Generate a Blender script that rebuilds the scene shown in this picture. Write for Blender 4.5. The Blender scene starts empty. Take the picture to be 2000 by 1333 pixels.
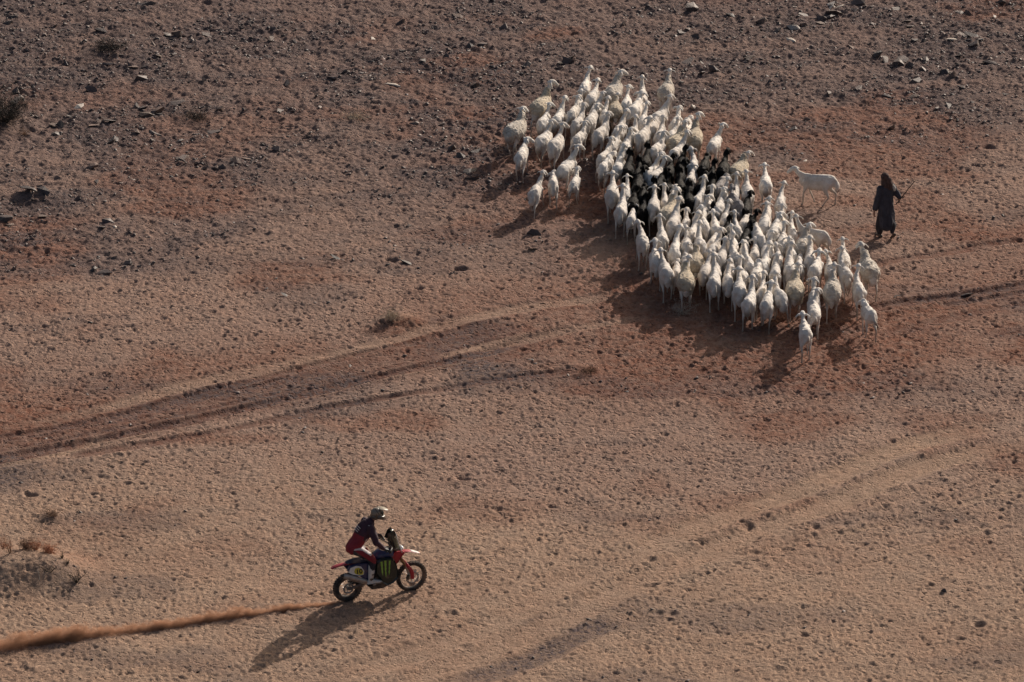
import bpy, bmesh, math, random
import numpy as np
from mathutils import Vector, Matrix, noise as mnoise

R = math.radians
scene = bpy.context.scene
random.seed(7)
rng = np.random.default_rng(7)

# ---------------------------------------------------------------- camera
DIST, ELEV, PPM = 165.0, R(22.2), 84.0          # metres, elevation, photo pixels per metre
LENS = 36.0 * DIST * PPM / 2000.0
cam_d = bpy.data.cameras.new('camera')
cam_d.lens = LENS; cam_d.sensor_width = 36.0
cam_d.clip_start = 1.0; cam_d.clip_end = 9000.0
cam = bpy.data.objects.new('camera', cam_d)
scene.collection.objects.link(cam)
CAM = np.array([0.0, -DIST * math.cos(ELEV), DIST * math.sin(ELEV)])
cam.location = CAM
cam.rotation_euler = (math.pi / 2 - ELEV, 0, 0)
scene.camera = cam
FWD = np.array([0, math.cos(ELEV), -math.sin(ELEV)])
UPV = np.array([0, math.sin(ELEV), math.cos(ELEV)])
FPX = DIST * PPM

def at(px, py, h=0.0):
    """point of the place at height h that the photograph shows at pixel (px, py)"""
    d = FWD * FPX + np.array([1.0, 0, 0]) * (px - 1000.0) - UPV * (py - 666.5)
    t = (h - CAM[2]) / d[2]
    p = CAM + d * t
    return (float(p[0]), float(p[1]), h)

def to_px(x, y, z=0.0):
    dx, dy, dz = x - CAM[0], y - CAM[1], z - CAM[2]
    f = dy * FWD[1] + dz * FWD[2]
    u = dy * UPV[1] + dz * UPV[2]
    return 1000.0 + FPX * dx / f, 666.5 - FPX * u / f

# ---------------------------------------------------------------- light
SUN_EL, SUN_AZ = R(24.6), R(34.4)        # azimuth from +Y towards +X
world = bpy.data.worlds.new('World'); scene.world = world
world.use_nodes = True
wn, wl = world.node_tree.nodes, world.node_tree.links
wn.clear()
wo = wn.new('ShaderNodeOutputWorld'); wb = wn.new('ShaderNodeBackground'); ws = wn.new('ShaderNodeTexSky')
ws.sky_type = 'NISHITA'; ws.sun_disc = False
ws.sun_elevation = SUN_EL; ws.sun_rotation = SUN_AZ
ws.air_density = 1.0; ws.dust_density = 6.0; ws.ozone_density = 0.3
wb.inputs['Strength'].default_value = 0.09
wl.new(ws.outputs[0], wb.inputs[0]); wl.new(wb.outputs[0], wo.inputs[0])
sd = bpy.data.lights.new('sun', 'SUN'); sd.energy = 4.7; sd.angle = R(0.6); sd.color = (1.0, 0.90, 0.80)
sun = bpy.data.objects.new('sun', sd); scene.collection.objects.link(sun)
sdir = Vector((math.sin(SUN_AZ) * math.cos(SUN_EL), math.cos(SUN_AZ) * math.cos(SUN_EL), math.sin(SUN_EL)))
sun.rotation_euler = sdir.to_track_quat('Z', 'Y').to_euler()
scene.view_settings.view_transform = 'Standard'
scene.view_settings.look = 'None'
scene.view_settings.exposure = 0.0
scene.view_settings.gamma = 1.0
scene.view_settings.use_curve_mapping = False
scene.cycles.volume_step_rate = 1.0
scene.cycles.volume_bounces = 1
scene.cycles.volume_max_steps = 512

# ---------------------------------------------------------------- helpers
def link(o, parent=None):
    scene.collection.objects.link(o)
    if parent is not None: o.parent = parent
    return o

def mesh_from(name, V, F, mats=(), smooth=True, midx=None):
    m = bpy.data.meshes.new(name)
    m.from_pydata([tuple(v) for v in V], [], [tuple(f) for f in F])
    for k in mats: m.materials.append(k)
    if smooth: m.polygons.foreach_set('use_smooth', [True] * len(m.polygons))
    if midx is not None: m.polygons.foreach_set('material_index', midx)
    m.update()
    return m

def obj(name, mesh, parent=None, loc=None):
    o = bpy.data.objects.new(name, mesh)
    if loc is not None: o.location = loc
    return link(o, parent)

def tag(o, label=None, cat=None, group=None, kind=None):
    if label: o['label'] = label
    if cat: o['category'] = cat
    if group: o['group'] = group
    if kind: o['kind'] = kind
    return o

def empty(name, loc, rz=0.0):
    o = bpy.data.objects.new(name, None)
    o.empty_display_size = 0.2
    o.location = loc; o.rotation_euler = (0, 0, rz)
    return link(o)

def catmull(P, res):
    P = np.array(P, float)
    if len(P) < 3 or res < 2: return P
    Q = np.vstack([2 * P[0] - P[1], P, 2 * P[-1] - P[-2]])
    out = []
    for i in range(1, len(Q) - 2):
        p0, p1, p2, p3 = Q[i-1], Q[i], Q[i+1], Q[i+2]
        for k in range(res):
            t = k / res
            out.append(0.5 * ((2*p1) + (-p0+p2)*t + (2*p0-5*p1+4*p2-p3)*t*t + (-p0+3*p1-3*p2+p3)*t**3))
    out.append(P[-1])
    return np.array(out)

def loft(pts, rad, up=(0, 0, 1), seg=10, res=3, cap=1.0):
    """closed tapered tube through pts; rad = radius or (side, up) radius per point"""
    rad = [(r, r) if not hasattr(r, '__len__') else r for r in rad]
    A = catmull(np.hstack([np.array(pts, float), np.array(rad, float)]), res)
    P, RR = A[:, :3], np.maximum(A[:, 3:], 0.001)
    up = np.array(up, float)
    T = np.gradient(P, axis=0); T /= np.linalg.norm(T, axis=1)[:, None] + 1e-9
    rings = []
    side_prev = None
    def frame(t):
        nonlocal side_prev
        s = np.cross(t, up)
        if np.linalg.norm(s) < 0.15 and side_prev is not None: s = side_prev
        elif np.linalg.norm(s) < 1e-3: s = np.cross(t, (0, 1, 0.01))
        s = s / np.linalg.norm(s)
        side_prev = s
        return s, np.cross(s, t)
    ang = np.linspace(0, 2*math.pi, seg, endpoint=False)
    c, s_ = np.cos(ang), np.sin(ang)
    def ring(p, t, r):
        a, b = frame(t)
        return p + np.outer(c * r[0], a) + np.outer(s_ * r[1], b)
    if cap > 0:
        for a in (62, 30):
            rings.append(ring(P[0] - T[0]*RR[0].min()*math.sin(R(a))*cap, T[0], RR[0]*math.cos(R(a))))
    for p, t, r in zip(P, T, RR): rings.append(ring(p, t, r))
    if cap > 0:
        for a in (30, 62):
            rings.append(ring(P[-1] + T[-1]*RR[-1].min()*math.sin(R(a))*cap, T[-1], RR[-1]*math.cos(R(a))))
    V = np.vstack(rings); n = len(rings)
    F = []
    for i in range(n - 1):
        for k in range(seg):
            k2 = (k + 1) % seg
            F.append((i*seg+k, i*seg+k2, (i+1)*seg+k2, (i+1)*seg+k))
    F.append(tuple(range(seg-1, -1, -1)))
    F.append(tuple(range((n-1)*seg, n*seg)))
    return V, F

def ball(c, r, n=10):
    r = (r, r, r) if not hasattr(r, '__len__') else r
    V, F = [], []
    m = n // 2 + 1
    for i in range(1, m):
        a = math.pi * i / m
        for k in range(n):
            b = 2*math.pi*k/n
            V.append((c[0]+r[0]*math.sin(a)*math.cos(b), c[1]+r[1]*math.sin(a)*math.sin(b), c[2]+r[2]*math.cos(a)))
    for i in range(m-2):
        for k in range(n):
            k2 = (k+1) % n
            F.append((i*n+k, (i+1)*n+k, (i+1)*n+k2, i*n+k2))
    t = len(V); V.append((c[0], c[1], c[2]+r[2])); V.append((c[0], c[1], c[2]-r[2]))
    for k in range(n):
        k2 = (k+1) % n
        F.append((t, k, k2)); F.append((t+1, (m-2)*n+k2, (m-2)*n+k))
    return np.array(V), F

def prism(outline, y0, y1, inset=0.0, seg_mid=None):
    """outline in (x, z), thickness along y, bevelled rims"""
    O = np.array(outline, float); c = O.mean(axis=0); n = len(O)
    I = c + (O - c) * (1 - inset)
    e = abs(y1 - y0) * (0.22 if inset else 0)
    lay = [(I, y0), (O, y0 + e), (O, y1 - e), (I, y1)] if inset else [(O, y0), (O, y1)]
    V = []; F = []
    for P, y in lay:
        V += [(p[0], y, p[1]) for p in P]
    for i in range(len(lay) - 1):
        for k in range(n):
            k2 = (k+1) % n
            F.append((i*n+k, i*n+k2, (i+1)*n+k2, (i+1)*n+k))
    F.append(tuple(range(n-1, -1, -1))); F.append(tuple(range((len(lay)-1)*n, len(lay)*n)))
    return np.array(V), F

def box(c, s):
    x, y, z = c; a, b, d = s[0]/2, s[1]/2, s[2]/2
    V = [(x+i*a, y+j*b, z+k*d) for i in (-1,1) for j in (-1,1) for k in (-1,1)]
    F = [(0,1,3,2),(4,6,7,5),(0,4,5,1),(2,3,7,6),(0,2,6,4),(1,5,7,3)]
    return np.array(V), F

def torus(c, R0, ry, rr, n=48, m=12, axis='y'):
    V = []; F = []
    for i in range(n):
        a = 2*math.pi*i/n
        for k in range(m):
            b = 2*math.pi*k/m
            rad = R0 + rr*math.cos(b)
            V.append((c[0]+rad*math.cos(a), c[1]+ry*math.sin(b), c[2]+rad*math.sin(a)))
    for i in range(n):
        for k in range(m):
            i2, k2 = (i+1) % n, (k+1) % m
            F.append((i*m+k, i2*m+k, i2*m+k2, i*m+k2))
    return np.array(V), F

def join(parts):
    V = []; F = []; o = 0
    for v, f in parts:
        V.append(np.asarray(v, float)); F += [tuple(i+o for i in q) for q in f]; o += len(v)
    return np.vstack(V), F

def noise3(P, f, seed=0):
    """smooth value noise -1..1 at points P (n x 3)"""
    Q = P*f + np.array([seed*3.7, seed*1.9, seed*2.3]); I = np.floor(Q).astype(np.int64); U = Q - I
    U = U*U*(3-2*U); out = 0
    for a in (0, 1):
        for b in (0, 1):
            for c in (0, 1):
                k = ((I[:,0]+a)*374761393 + (I[:,1]+b)*668265263 + (I[:,2]+c)*2147483647) & 0xFFFFFFFF
                k = ((k ^ (k >> 13))*1274126177) & 0xFFFFFFFF
                h = ((k ^ (k >> 16)) & 0xFFFF)/32767.5 - 1
                w = (U[:,0] if a else 1-U[:,0])*(U[:,1] if b else 1-U[:,1])*(U[:,2] if c else 1-U[:,2])
                out = out + h*w
    return out

shop = bpy.data.scenes.new('workshop')      # where pieces are fused; removed at the end
def fuse(name, parts, voxel, mats=(), smooth=6, displace=None, face_mat=None):
    """overlapping closed pieces grown together into one continuous skin"""
    V, F = join(parts)
    m = mesh_from(name, V, F)
    t = bpy.data.objects.new('tmp', m); shop.collection.objects.link(t)
    md = t.modifiers.new('r', 'REMESH'); md.mode = 'VOXEL'; md.voxel_size = voxel; md.use_smooth_shade = True
    if smooth:
        ms = t.modifiers.new('s', 'SMOOTH'); ms.iterations = smooth; ms.factor = 0.5
    with bpy.context.temp_override(scene=shop, view_layer=shop.view_layers[0]):
        dg = bpy.context.evaluated_depsgraph_get()
    out = bpy.data.meshes.new_from_object(t.evaluated_get(dg))
    out.name = name
    bpy.data.objects.remove(t); bpy.data.meshes.remove(m)
    if displace:
        n = len(out.vertices)
        co = np.empty(n*3, np.float32); no = np.empty(n*3, np.float32)
        out.vertices.foreach_get('co', co); out.vertex_normals.foreach_get('vector', no)
        co = co.reshape(-1, 3); no = no.reshape(-1, 3)
        out.vertices.foreach_set('co', (co + no*displace(co)[:, None]).astype(np.float32).ravel())
    out.materials.clear()
    for k in mats: out.materials.append(k)
    out.polygons.foreach_set('use_smooth', [True]*len(out.polygons))
    if face_mat:
        out.polygons.foreach_set('material_index', [face_mat(p.center, p.normal) for p in out.polygons])
    out.update()
    return out

# ---------------------------------------------------------------- materials
class NT:
    def __init__(self, name):
        self.m = bpy.data.materials.new(name); self.m.use_nodes = True
        self.t = self.m.node_tree; self.t.nodes.clear()
        self.out = self.t.nodes.new('ShaderNodeOutputMaterial')
    def n(self, typ, **kw):
        nd = self.t.nodes.new(typ)
        for k, v in kw.items():
            if hasattr(nd, k): setattr(nd, k, v)
            else: nd.inputs[k.replace('_', ' ')].default_value = v
        return nd
    def l(self, a, b): self.t.links.new(a, b)
    def noise(self, vec, scale, detail=3, rough=0.55):
        nd = self.n('ShaderNodeTexNoise'); nd.inputs['Scale'].default_value = scale
        nd.inputs['Detail'].default_value = detail; nd.inputs['Roughness'].default_value = rough
        if vec is not None: self.l(vec, nd.inputs['Vector'])
        return nd.outputs['Fac']
    def remap(self, v, a, b, c=0.0, d=1.0):
        nd = self.n('ShaderNodeMapRange'); nd.clamp = True
        self.l(v, nd.inputs['Value'])
        for k, x in zip(('From Min', 'From Max', 'To Min', 'To Max'), (a, b, c, d)): nd.inputs[k].default_value = x
        return nd.outputs[0]
    def math(self, op, a, b=None):
        nd = self.n('ShaderNodeMath', operation=op)
        for i, x in enumerate((a, b)):
            if x is None: continue
            if isinstance(x, (int, float)): nd.inputs[i].default_value = x
            else: self.l(x, nd.inputs[i])
        return nd.outputs[0]
    def mix(self, f, a, b, mode='MIX'):
        nd = self.n('ShaderNodeMix', data_type='RGBA', blend_type=mode)
        for s, x in ((nd.inputs[0], f), (nd.inputs[6], a), (nd.inputs[7], b)):
            if isinstance(x, (int, float)): s.default_value = x
            elif isinstance(x, tuple): s.default_value = (*x[:3], 1.0)
            else: self.l(x, s)
        return nd.outputs[2]
    def bsdf(self, col, rough=0.8, bump=None, bstr=0.5, bdist=0.01, metal=0.0, spec=0.5, sheen=0.0, trans=0.0):
        b = self.n('ShaderNodeBsdfPrincipled')
        if isinstance(col, tuple): b.inputs['Base Color'].default_value = (*col, 1.0)
        else: self.l(col, b.inputs['Base Color'])
        if isinstance(rough, (int, float)): b.inputs['Roughness'].default_value = rough
        else: self.l(rough, b.inputs['Roughness'])
        b.inputs['Metallic'].default_value = metal
        b.inputs['Specular IOR Level'].default_value = spec
        b.inputs['Sheen Weight'].default_value = sheen
        b.inputs['Transmission Weight'].default_value = trans
        if bump is not None:
            bn = self.n('ShaderNodeBump'); bn.inputs['Strength'].default_value = bstr; bn.inputs['Distance'].default_value = bdist
            self.l(bump, bn.inputs['Height']); self.l(bn.outputs[0], b.inputs['Normal'])
        self.l(b.outputs[0], self.out.inputs['Surface'])
        return self.m

def simple(name, col, rough=0.6, metal=0.0, var=0.25, scale=20.0, bump=0.0, spec=0.5, dust=0.0, sheen=0.0):
    t = NT(name)
    co = t.n('ShaderNodeTexCoord').outputs['Object']
    f = t.noise(co, scale, 4)
    c = t.mix(t.remap(f, 0.3, 0.7), tuple(x*(1-var) for x in col), tuple(min(1, x*(1+var)) for x in col))
    if dust:
        g = t.noise(co, scale*0.3, 5)
        c = t.mix(t.remap(g, 0.62 - dust*0.4, 0.85 - dust*0.25, 0, 0.75), c, (0.27, 0.18, 0.13))
    return t.bsdf(c, rough, f if bump else None, bump, 0.01, metal, spec, sheen)
# ---------------------------------------------------------------- ground
NX, NY = 920, 930
xs = np.linspace(-14.2, 14.2, NX); ys = np.linspace(-19.6, 24.8, NY)
DX, DY = xs[1]-xs[0], ys[1]-ys[0]
X, Y = np.meshgrid(xs, ys)

def vnoise(x, y, f, seed):
    x = x*f + seed*17.13; y = y*f + seed*9.71
    xi = np.floor(x).astype(np.int64); yi = np.floor(y).astype(np.int64)
    u, v = x - xi, y - yi
    u = u*u*u*(u*(u*6-15)+10); v = v*v*v*(v*(v*6-15)+10)
    def h(a, b):
        k = (a*374761393 + b*668265263 + seed*1442695041) & 0xFFFFFFFF
        k = ((k ^ (k >> 13)) * 1274126177) & 0xFFFFFFFF
        return ((k ^ (k >> 16)) & 0xFFFF) / 65535.0
    return (h(xi, yi)*(1-u) + h(xi+1, yi)*u)*(1-v) + (h(xi, yi+1)*(1-u) + h(xi+1, yi+1)*u)*v

def fbm(x, y, f, seed, octv=3, g=0.5):
    s = 0; a = 1; tot = 0
    for k in range(octv):
        s = s + a*vnoise(x, y, f*(2.03**k), seed + 31*k); tot += a; a *= g
    return s/tot

def sstep(a, b, v):
    t = np.clip((v - a)/(b - a), 0, 1); return t*t*(3-2*t)

def poly_dist(P, px_pts, hh=0.0):
    """metres from ground points to a line drawn over the ground; also position along it 0..1"""
    Q = np.array([at(a, b)[:2] for a, b in px_pts])
    Q = catmull(Q, 4) if len(Q) > 2 else Q
    x, y = P
    best = np.full(x.shape, 1e9); par = np.zeros(x.shape); sgn = np.zeros(x.shape)
    n = len(Q)-1
    for i in range(n):
        a, b = Q[i], Q[i+1]; d = b-a; L = float(d@d)
        t = np.clip(((x-a[0])*d[0] + (y-a[1])*d[1])/L, 0, 1)
        ex, ey = x-a[0]-t*d[0], y-a[1]-t*d[1]
        q = np.hypot(ex, ey)
        m = q < best
        best[m] = q[m]; par[m] = ((i+t)/n)[m]; sgn[m] = np.sign(d[0]*ey - d[1]*ex)[m]
    return best, par, sgn

# (points in the photograph, half width m, depth m, kind, strength)
TRACKS = [
 ([(-60,862),(225,790),(360,753),(540,717),(720,677),(870,637),(990,607),(1140,586),(1230,572)], .30, .035, 'pale'),
 ([(-60,864),(0,852),(225,812),(450,753),(675,697),(800,672),(900,648),(1010,628)], 0.156, 0.047, 'rut'),
 ([(-60,888),(0,874),(225,828),(450,785),(675,733),(900,686),(1100,648)], .95, .035, 'dark'),
 ([(-60,893),(0,880),(225,836),(450,788),(675,738),(850,697)], 0.091, 0.025, 'rut'),
 ([(-60,876),(0,862),(225,822),(450,764),(640,716)], 0.078, 0.025, 'rut'),
 ([(-60,912),(0,897),(225,852),(450,803),(675,749),(900,702),(1020,668),(1150,640)], 0.195, 0.060, 'rut'),
 ([(850,700),(930,678),(1080,652),(1200,631),(1270,618)], .22, .02, 'pale'),
 ([(-60,925),(0,908),(120,885),(225,842)], .22, .03, 'pale'),
 ([(120,898),(225,877),(450,839),(675,790),(870,761),(1050,733),(1160,722)], 0.169, 0.047, 'rut'),
 ([(-60,921),(0,906),(225,861),(450,812),(675,758),(900,711),(1010,680)], .06, -.02, 'pale'),
 ([(1690,520),(1760,505),(1850,493),(1940,475),(2010,469),(2080,462)], 0.169, 0.047, 'rut'),
 ([(1640,622),(1700,607),(1790,589),(1880,577),(2000,557),(2080,546)], 0.195, 0.055, 'rut'),
 ([(1830,600),(1900,588),(2000,570),(2080,560)], 0.117, 0.030, 'rut'),
 ([(1700,660),(1820,630),(1900,612),(2000,592),(2080,580)], 0.182, 0.025, 'rut'),
 ([(1500,690),(1700,650),(1850,600),(2080,545)], .8, .01, 'red'),
 ([(560,1362),(675,1318),(815,1276),(955,1224),(1077,1157),(1130,1127),(1260,1072),(1357,1030),(1455,994),(1552,960),(1680,908),(1760,876),(1880,844),(2080,800)], .40, .05, 'sand'),
 ([(780,1358),(830,1333),(885,1301),(990,1256),(1110,1206),(1227,1147),(1325,1101),(1422,1062),(1520,1022),(1600,994),(1680,960),(1800,912),(1920,882),(2080,845)], .38, .05, 'sand'),
 ([(880,1345),(1040,1290),(1120,1250),(1200,1212)], .36, .03, 'tan'),
 ([(1330,1190),(1450,1165),(1540,1140),(1700,1100),(1830,1060),(2080,985)], .10, .022, 'rut2'),
 ([(1400,1100),(1560,1060),(1700,1030),(1830,1000),(2080,930)], .10, .02, 'rut2'),
]
PXX, PYY = to_px(X, Y)
n_lo = fbm(X, Y, .22, 1, 3); n_mid = fbm(X, Y, .7, 2, 3); n_hi = fbm(X, Y, 2.6, 3, 3)
warp = (fbm(X, Y, .5, 9, 2) - .5)*.5

stony = sstep(640, 260, PYY + .16*np.clip(PXX-500, 0, 1500) + (n_lo-.5)*420)
streak = fbm(X*0.55 + Y*0.25, Y*1.1 - X*.35, .8, 21, 3)
grey = stony*sstep(.42, .58, streak)*(.55+.45*sstep(.4, .6, n_mid))
grey = np.maximum(grey, .5*sstep(.62, .75, fbm(X*.6, Y*1.2, .45, 33, 3)))
red = sstep(.50, .68, fbm(X*.8, Y*1.2, .35, 41, 3))*.75
# trampled red soil round the flock and to its right
fd, _, _ = poly_dist((X, Y), [(1080,300),(1200,420),(1350,560),(1560,690)])
gd, _, _ = poly_dist((X, Y), [(1000,620),(1300,700),(1700,640),(2100,520)])
red = np.clip(red + .65*sstep(4.6, .8, fd + warp*4) + .6*sstep(5.2, 1.0, gd + warp*4), 0, 1)
ld, _, _ = poly_dist((X, Y), [(-80,830),(200,770),(420,720),(560,690)])
red = np.clip(red + .7*sstep(2.0, .3, ld + warp*2), 0, 1)
red *= (1 - .75*sstep(820, 1150, PYY))*(1 - .45*sstep(420, 250, PYY)*sstep(1000, 700, PXX))
pale = sstep(760, 1180, PYY + (n_lo-.5)*260 - .05*(PXX-1000))
trample = sstep(4.2, 1.2, fd + warp*3)

H_low = .10*(n_lo-.5) + .05*(n_mid-.5)
H = H_low.copy()
rough = .55 + .9*stony + .35*trample
soft = np.zeros_like(X)           # 1 = smooth loose sand
rutd = np.zeros_like(X)
for pts, w, dep, kind in TRACKS:
    wob = (vnoise(X, Y, .6, len(pts)*7+3)-.5)*.16 + (vnoise(X, Y, 2.3, len(pts)*5+1)-.5)*.05
    d, par, sg = poly_dist((X, Y), pts)
    d = np.abs(d + wob*(sg if False else 1)*.8)
    fade = sstep(0, .10, par)*sstep(1, .86, par)*(.7+.45*vnoise(X, Y, .7, 77+len(pts)))*(.8+.3*vnoise(X, Y, 4, 79))
    core = sstep(w*1.25, w*.55, d)*fade
    berm = np.exp(-((d-w*1.45)/(w*.38+.03))**2)*fade
    rutd -= dep*core; rutd += dep*.38*berm*(.5+vnoise(X, Y, 3, 5))
    k = dict(rut=(.92, 1.0, 0, .38), pale=(.85, .1, .55, 0), dark=(.55, 1.0, 0, .36), red=(.1, .35, 0, 0),
             sand=(.92, .16, .9, 0), tan=(.5, 0, 0, 1.0), rut2=(.45, 0, .4, 0))[kind]
    soft = np.maximum(soft, core*k[0])
    red = np.clip(red + core*k[1]*(.6+.4*n_mid), 0, 1)
    pale = np.clip(pale + core*k[2], 0, 1)
    grey = np.clip(grey + core*k[3], 0, 1)
    if kind in ('pale', 'sand'): red *= 1 - core*.7; grey *= 1 - core*.9
H += rutd

# small relief: lumps, crust, hoof prints
rdg = 1 - np.abs(2*fbm(X, Y*.75, 2.1, 51, 3)-1)
sm = 1 - soft
H += sm*rough*(.045*(rdg-.75)*(.3+stony) + .034*(n_hi-.5) + .026*(fbm(X, Y, 6.5, 61, 2)-.5))
H += (.005+.020*sm)*(vnoise(X, Y, 12, 71)-.5)*rough

def stamp(n, rmin, rmax, dep, dens, seed, rim=.3, sign=-1, aniso=1.0):
    """press n round marks into the ground where dens (0..1, at each grid point) allows"""
    g = np.random.default_rng(seed)
    ix = g.integers(0, NX, n*2); iy = g.integers(0, NY, n*2)
    keep = g.random(n*2) < dens[iy, ix]
    ix, iy = ix[keep][:n], iy[keep][:n]
    k = len(ix)
    cx = xs[ix] + (g.random(k)-.5)*DX; cy = ys[iy] + (g.random(k)-.5)*DY
    r = rmin + (rmax-rmin)*g.random(k)**1.6
    d = dep*(.45+.75*g.random(k))*(r/rmax)**.5
    th = g.random(k)*3.14
    el = 1 + aniso*.5*g.random(k)
    Wx, Wy = int(rmax*2.6/DX)+1, int(rmax*2.6/DY)+1
    for a in range(-Wx, Wx+1):
        jx = ix+a; okx = (jx >= 0) & (jx < NX)
        for b in range(-Wy, Wy+1):
            jy = iy+b; ok = okx & (jy >= 0) & (jy < NY)
            ex, ey = xs[jx[ok]]-cx[ok], ys[jy[ok]]-cy[ok]
            c, s = np.cos(th[ok]), np.sin(th[ok])
            u, v = (ex*c+ey*s)/el[ok], (-ex*s+ey*c)
            q = np.hypot(u, v)/r[ok]
            val = sign*d[ok]*(np.exp(-np.minimum(q*1.15, 4)**2.6) - rim*np.exp(-((q-1.35)/.35)**2))
            np.add.at(H, (jy[ok], jx[ok]), val)
dn = np.clip(.5 + .5*sstep(.35, .7, fbm(X, Y, .5, 81, 2)), 0, 1)
stamp(56000, .032, .062, .027, dn*(1-soft*.95)*(1-.35*stony), 101)
stamp(12000, .045, .080, .034, np.clip(trample + .35*sstep(900, 640, PYY)*(1-stony), 0, 1)*(1-soft*.5), 102, rim=.45)
stamp(14000, .028, .080, .028, (.15+.85*stony)*(1-soft*.9), 103, rim=.1, sign=1)
hd, _, _ = poly_dist((X, Y), [(1120,1215),(1400,1110),(1700,1030),(2080,930)])
stamp(1500, .07, .15, .036, sstep(2.3, .5, hd + warp)*(1-soft*.9), 104, rim=.35)
hd2, _, _ = poly_dist((X, Y), [(560,1290),(800,1215),(1020,1150)])
stamp(420, .06, .13, .032, sstep(1.6, .4, hd2 + warp)*(1-soft*.9), 105, rim=.35)
stamp(220, .09, .15, .030, sstep(.4, .6, n_lo)*(1-soft), 106, rim=.4)

def bump(px, py, r, h, pw=2.0, ry=None):
    global H, H_low
    x, y, _ = at(px, py); ry = ry or r
    q = np.hypot((X-x)/r, (Y-y)/ry)
    e = h*np.exp(-q**pw)
    H = H + e
    if h > 0: H_low = H_low + e
# burrow holes with spoil, and mounds
for px, py, r, d in [(898,527,.17,.16),(765,509,.15,.12),(818,566,.12,.11),(904,933,.15,.10),(1077,988,.09,.09),
                     (60,967,.13,.09),(1930,288,.17,.15),(1904,323,.11,.11),(1298,849,.09,.07),(1912,1218,.13,.10),
                     (1570,1241,.11,.08),(1875,1246,.09,.07),(970,995,.12,.07),(985,1335,.1,.05),(1945,1295,.12,.05),(1496,820,.1,.06)]:
    bump(px, py, r, -d, 4.0); bump(px-6, py+5, r*1.9, d*.30, 2)
bump(40, 1120, 1.25, .42, 2.4, 1.0); bump(110, 1128, .6, .12, 2, .6)
bump(770, 628, .42, .12, 2); bump(806, 632, .30, .09, 2)
bump(102, 1009, .28, .10, 2); bump(20, 232, .6, .12)
bump(215, 98, .9, .12, 2, .7); bump(70, 385, .5, .16, 2, .4); bump(1130, 722, .35, .07)
def paint(M, px, py, r, a, ry=None):
    x, y, _ = at(px, py); ry = ry or r
    return np.clip(M + a*np.exp(-(np.hypot((X-x)/r, (Y-y)/ry))**3), 0, 1)
pale = paint(pale, 800, 630, .32, .9, .5); red = paint(red, 800, 632, .3, .35, .4)
pale = paint(pale, 160, 1090, 1.0, .5, 1.3); red = paint(red, 150, 1100, .7, .3)
for (a, b, r) in [(690,60,1.3),(840,140,1.4),(210,120,1.5),(700,200,1.2),(880,290,1.2),(470,50,1.3),(60,390,.9),(1060,250,1.0),(1700,30,1.4),(1850,75,1.2),(1690,180,.8),(60,920,.9),(940,715,.9)]:
    grey = np.clip(grey + .75*np.exp(-(np.hypot((X-at(a,b)[0])/(r*1.5), (Y-at(a,b)[1])/r))**2)*sstep(.3,.6,n_mid+ (streak-.5)), 0, 1)

def ground_z(x, y, A=None):
    A = H_low if A is None else A
    i = np.clip((np.asarray(x)-xs[0])/DX, 0, NX-1.001); j = np.clip((np.asarray(y)-ys[0])/DY, 0, NY-1.001)
    i0, j0 = np.floor(i).astype(int), np.floor(j).astype(int); u, v = i-i0, j-j0
    return (A[j0,i0]*(1-u)+A[j0,i0+1]*u)*(1-v) + (A[j0+1,i0]*(1-u)+A[j0+1,i0+1]*u)*v
def gz(x, y, a=0.0): return float(ground_z(x, y)) + a

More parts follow.
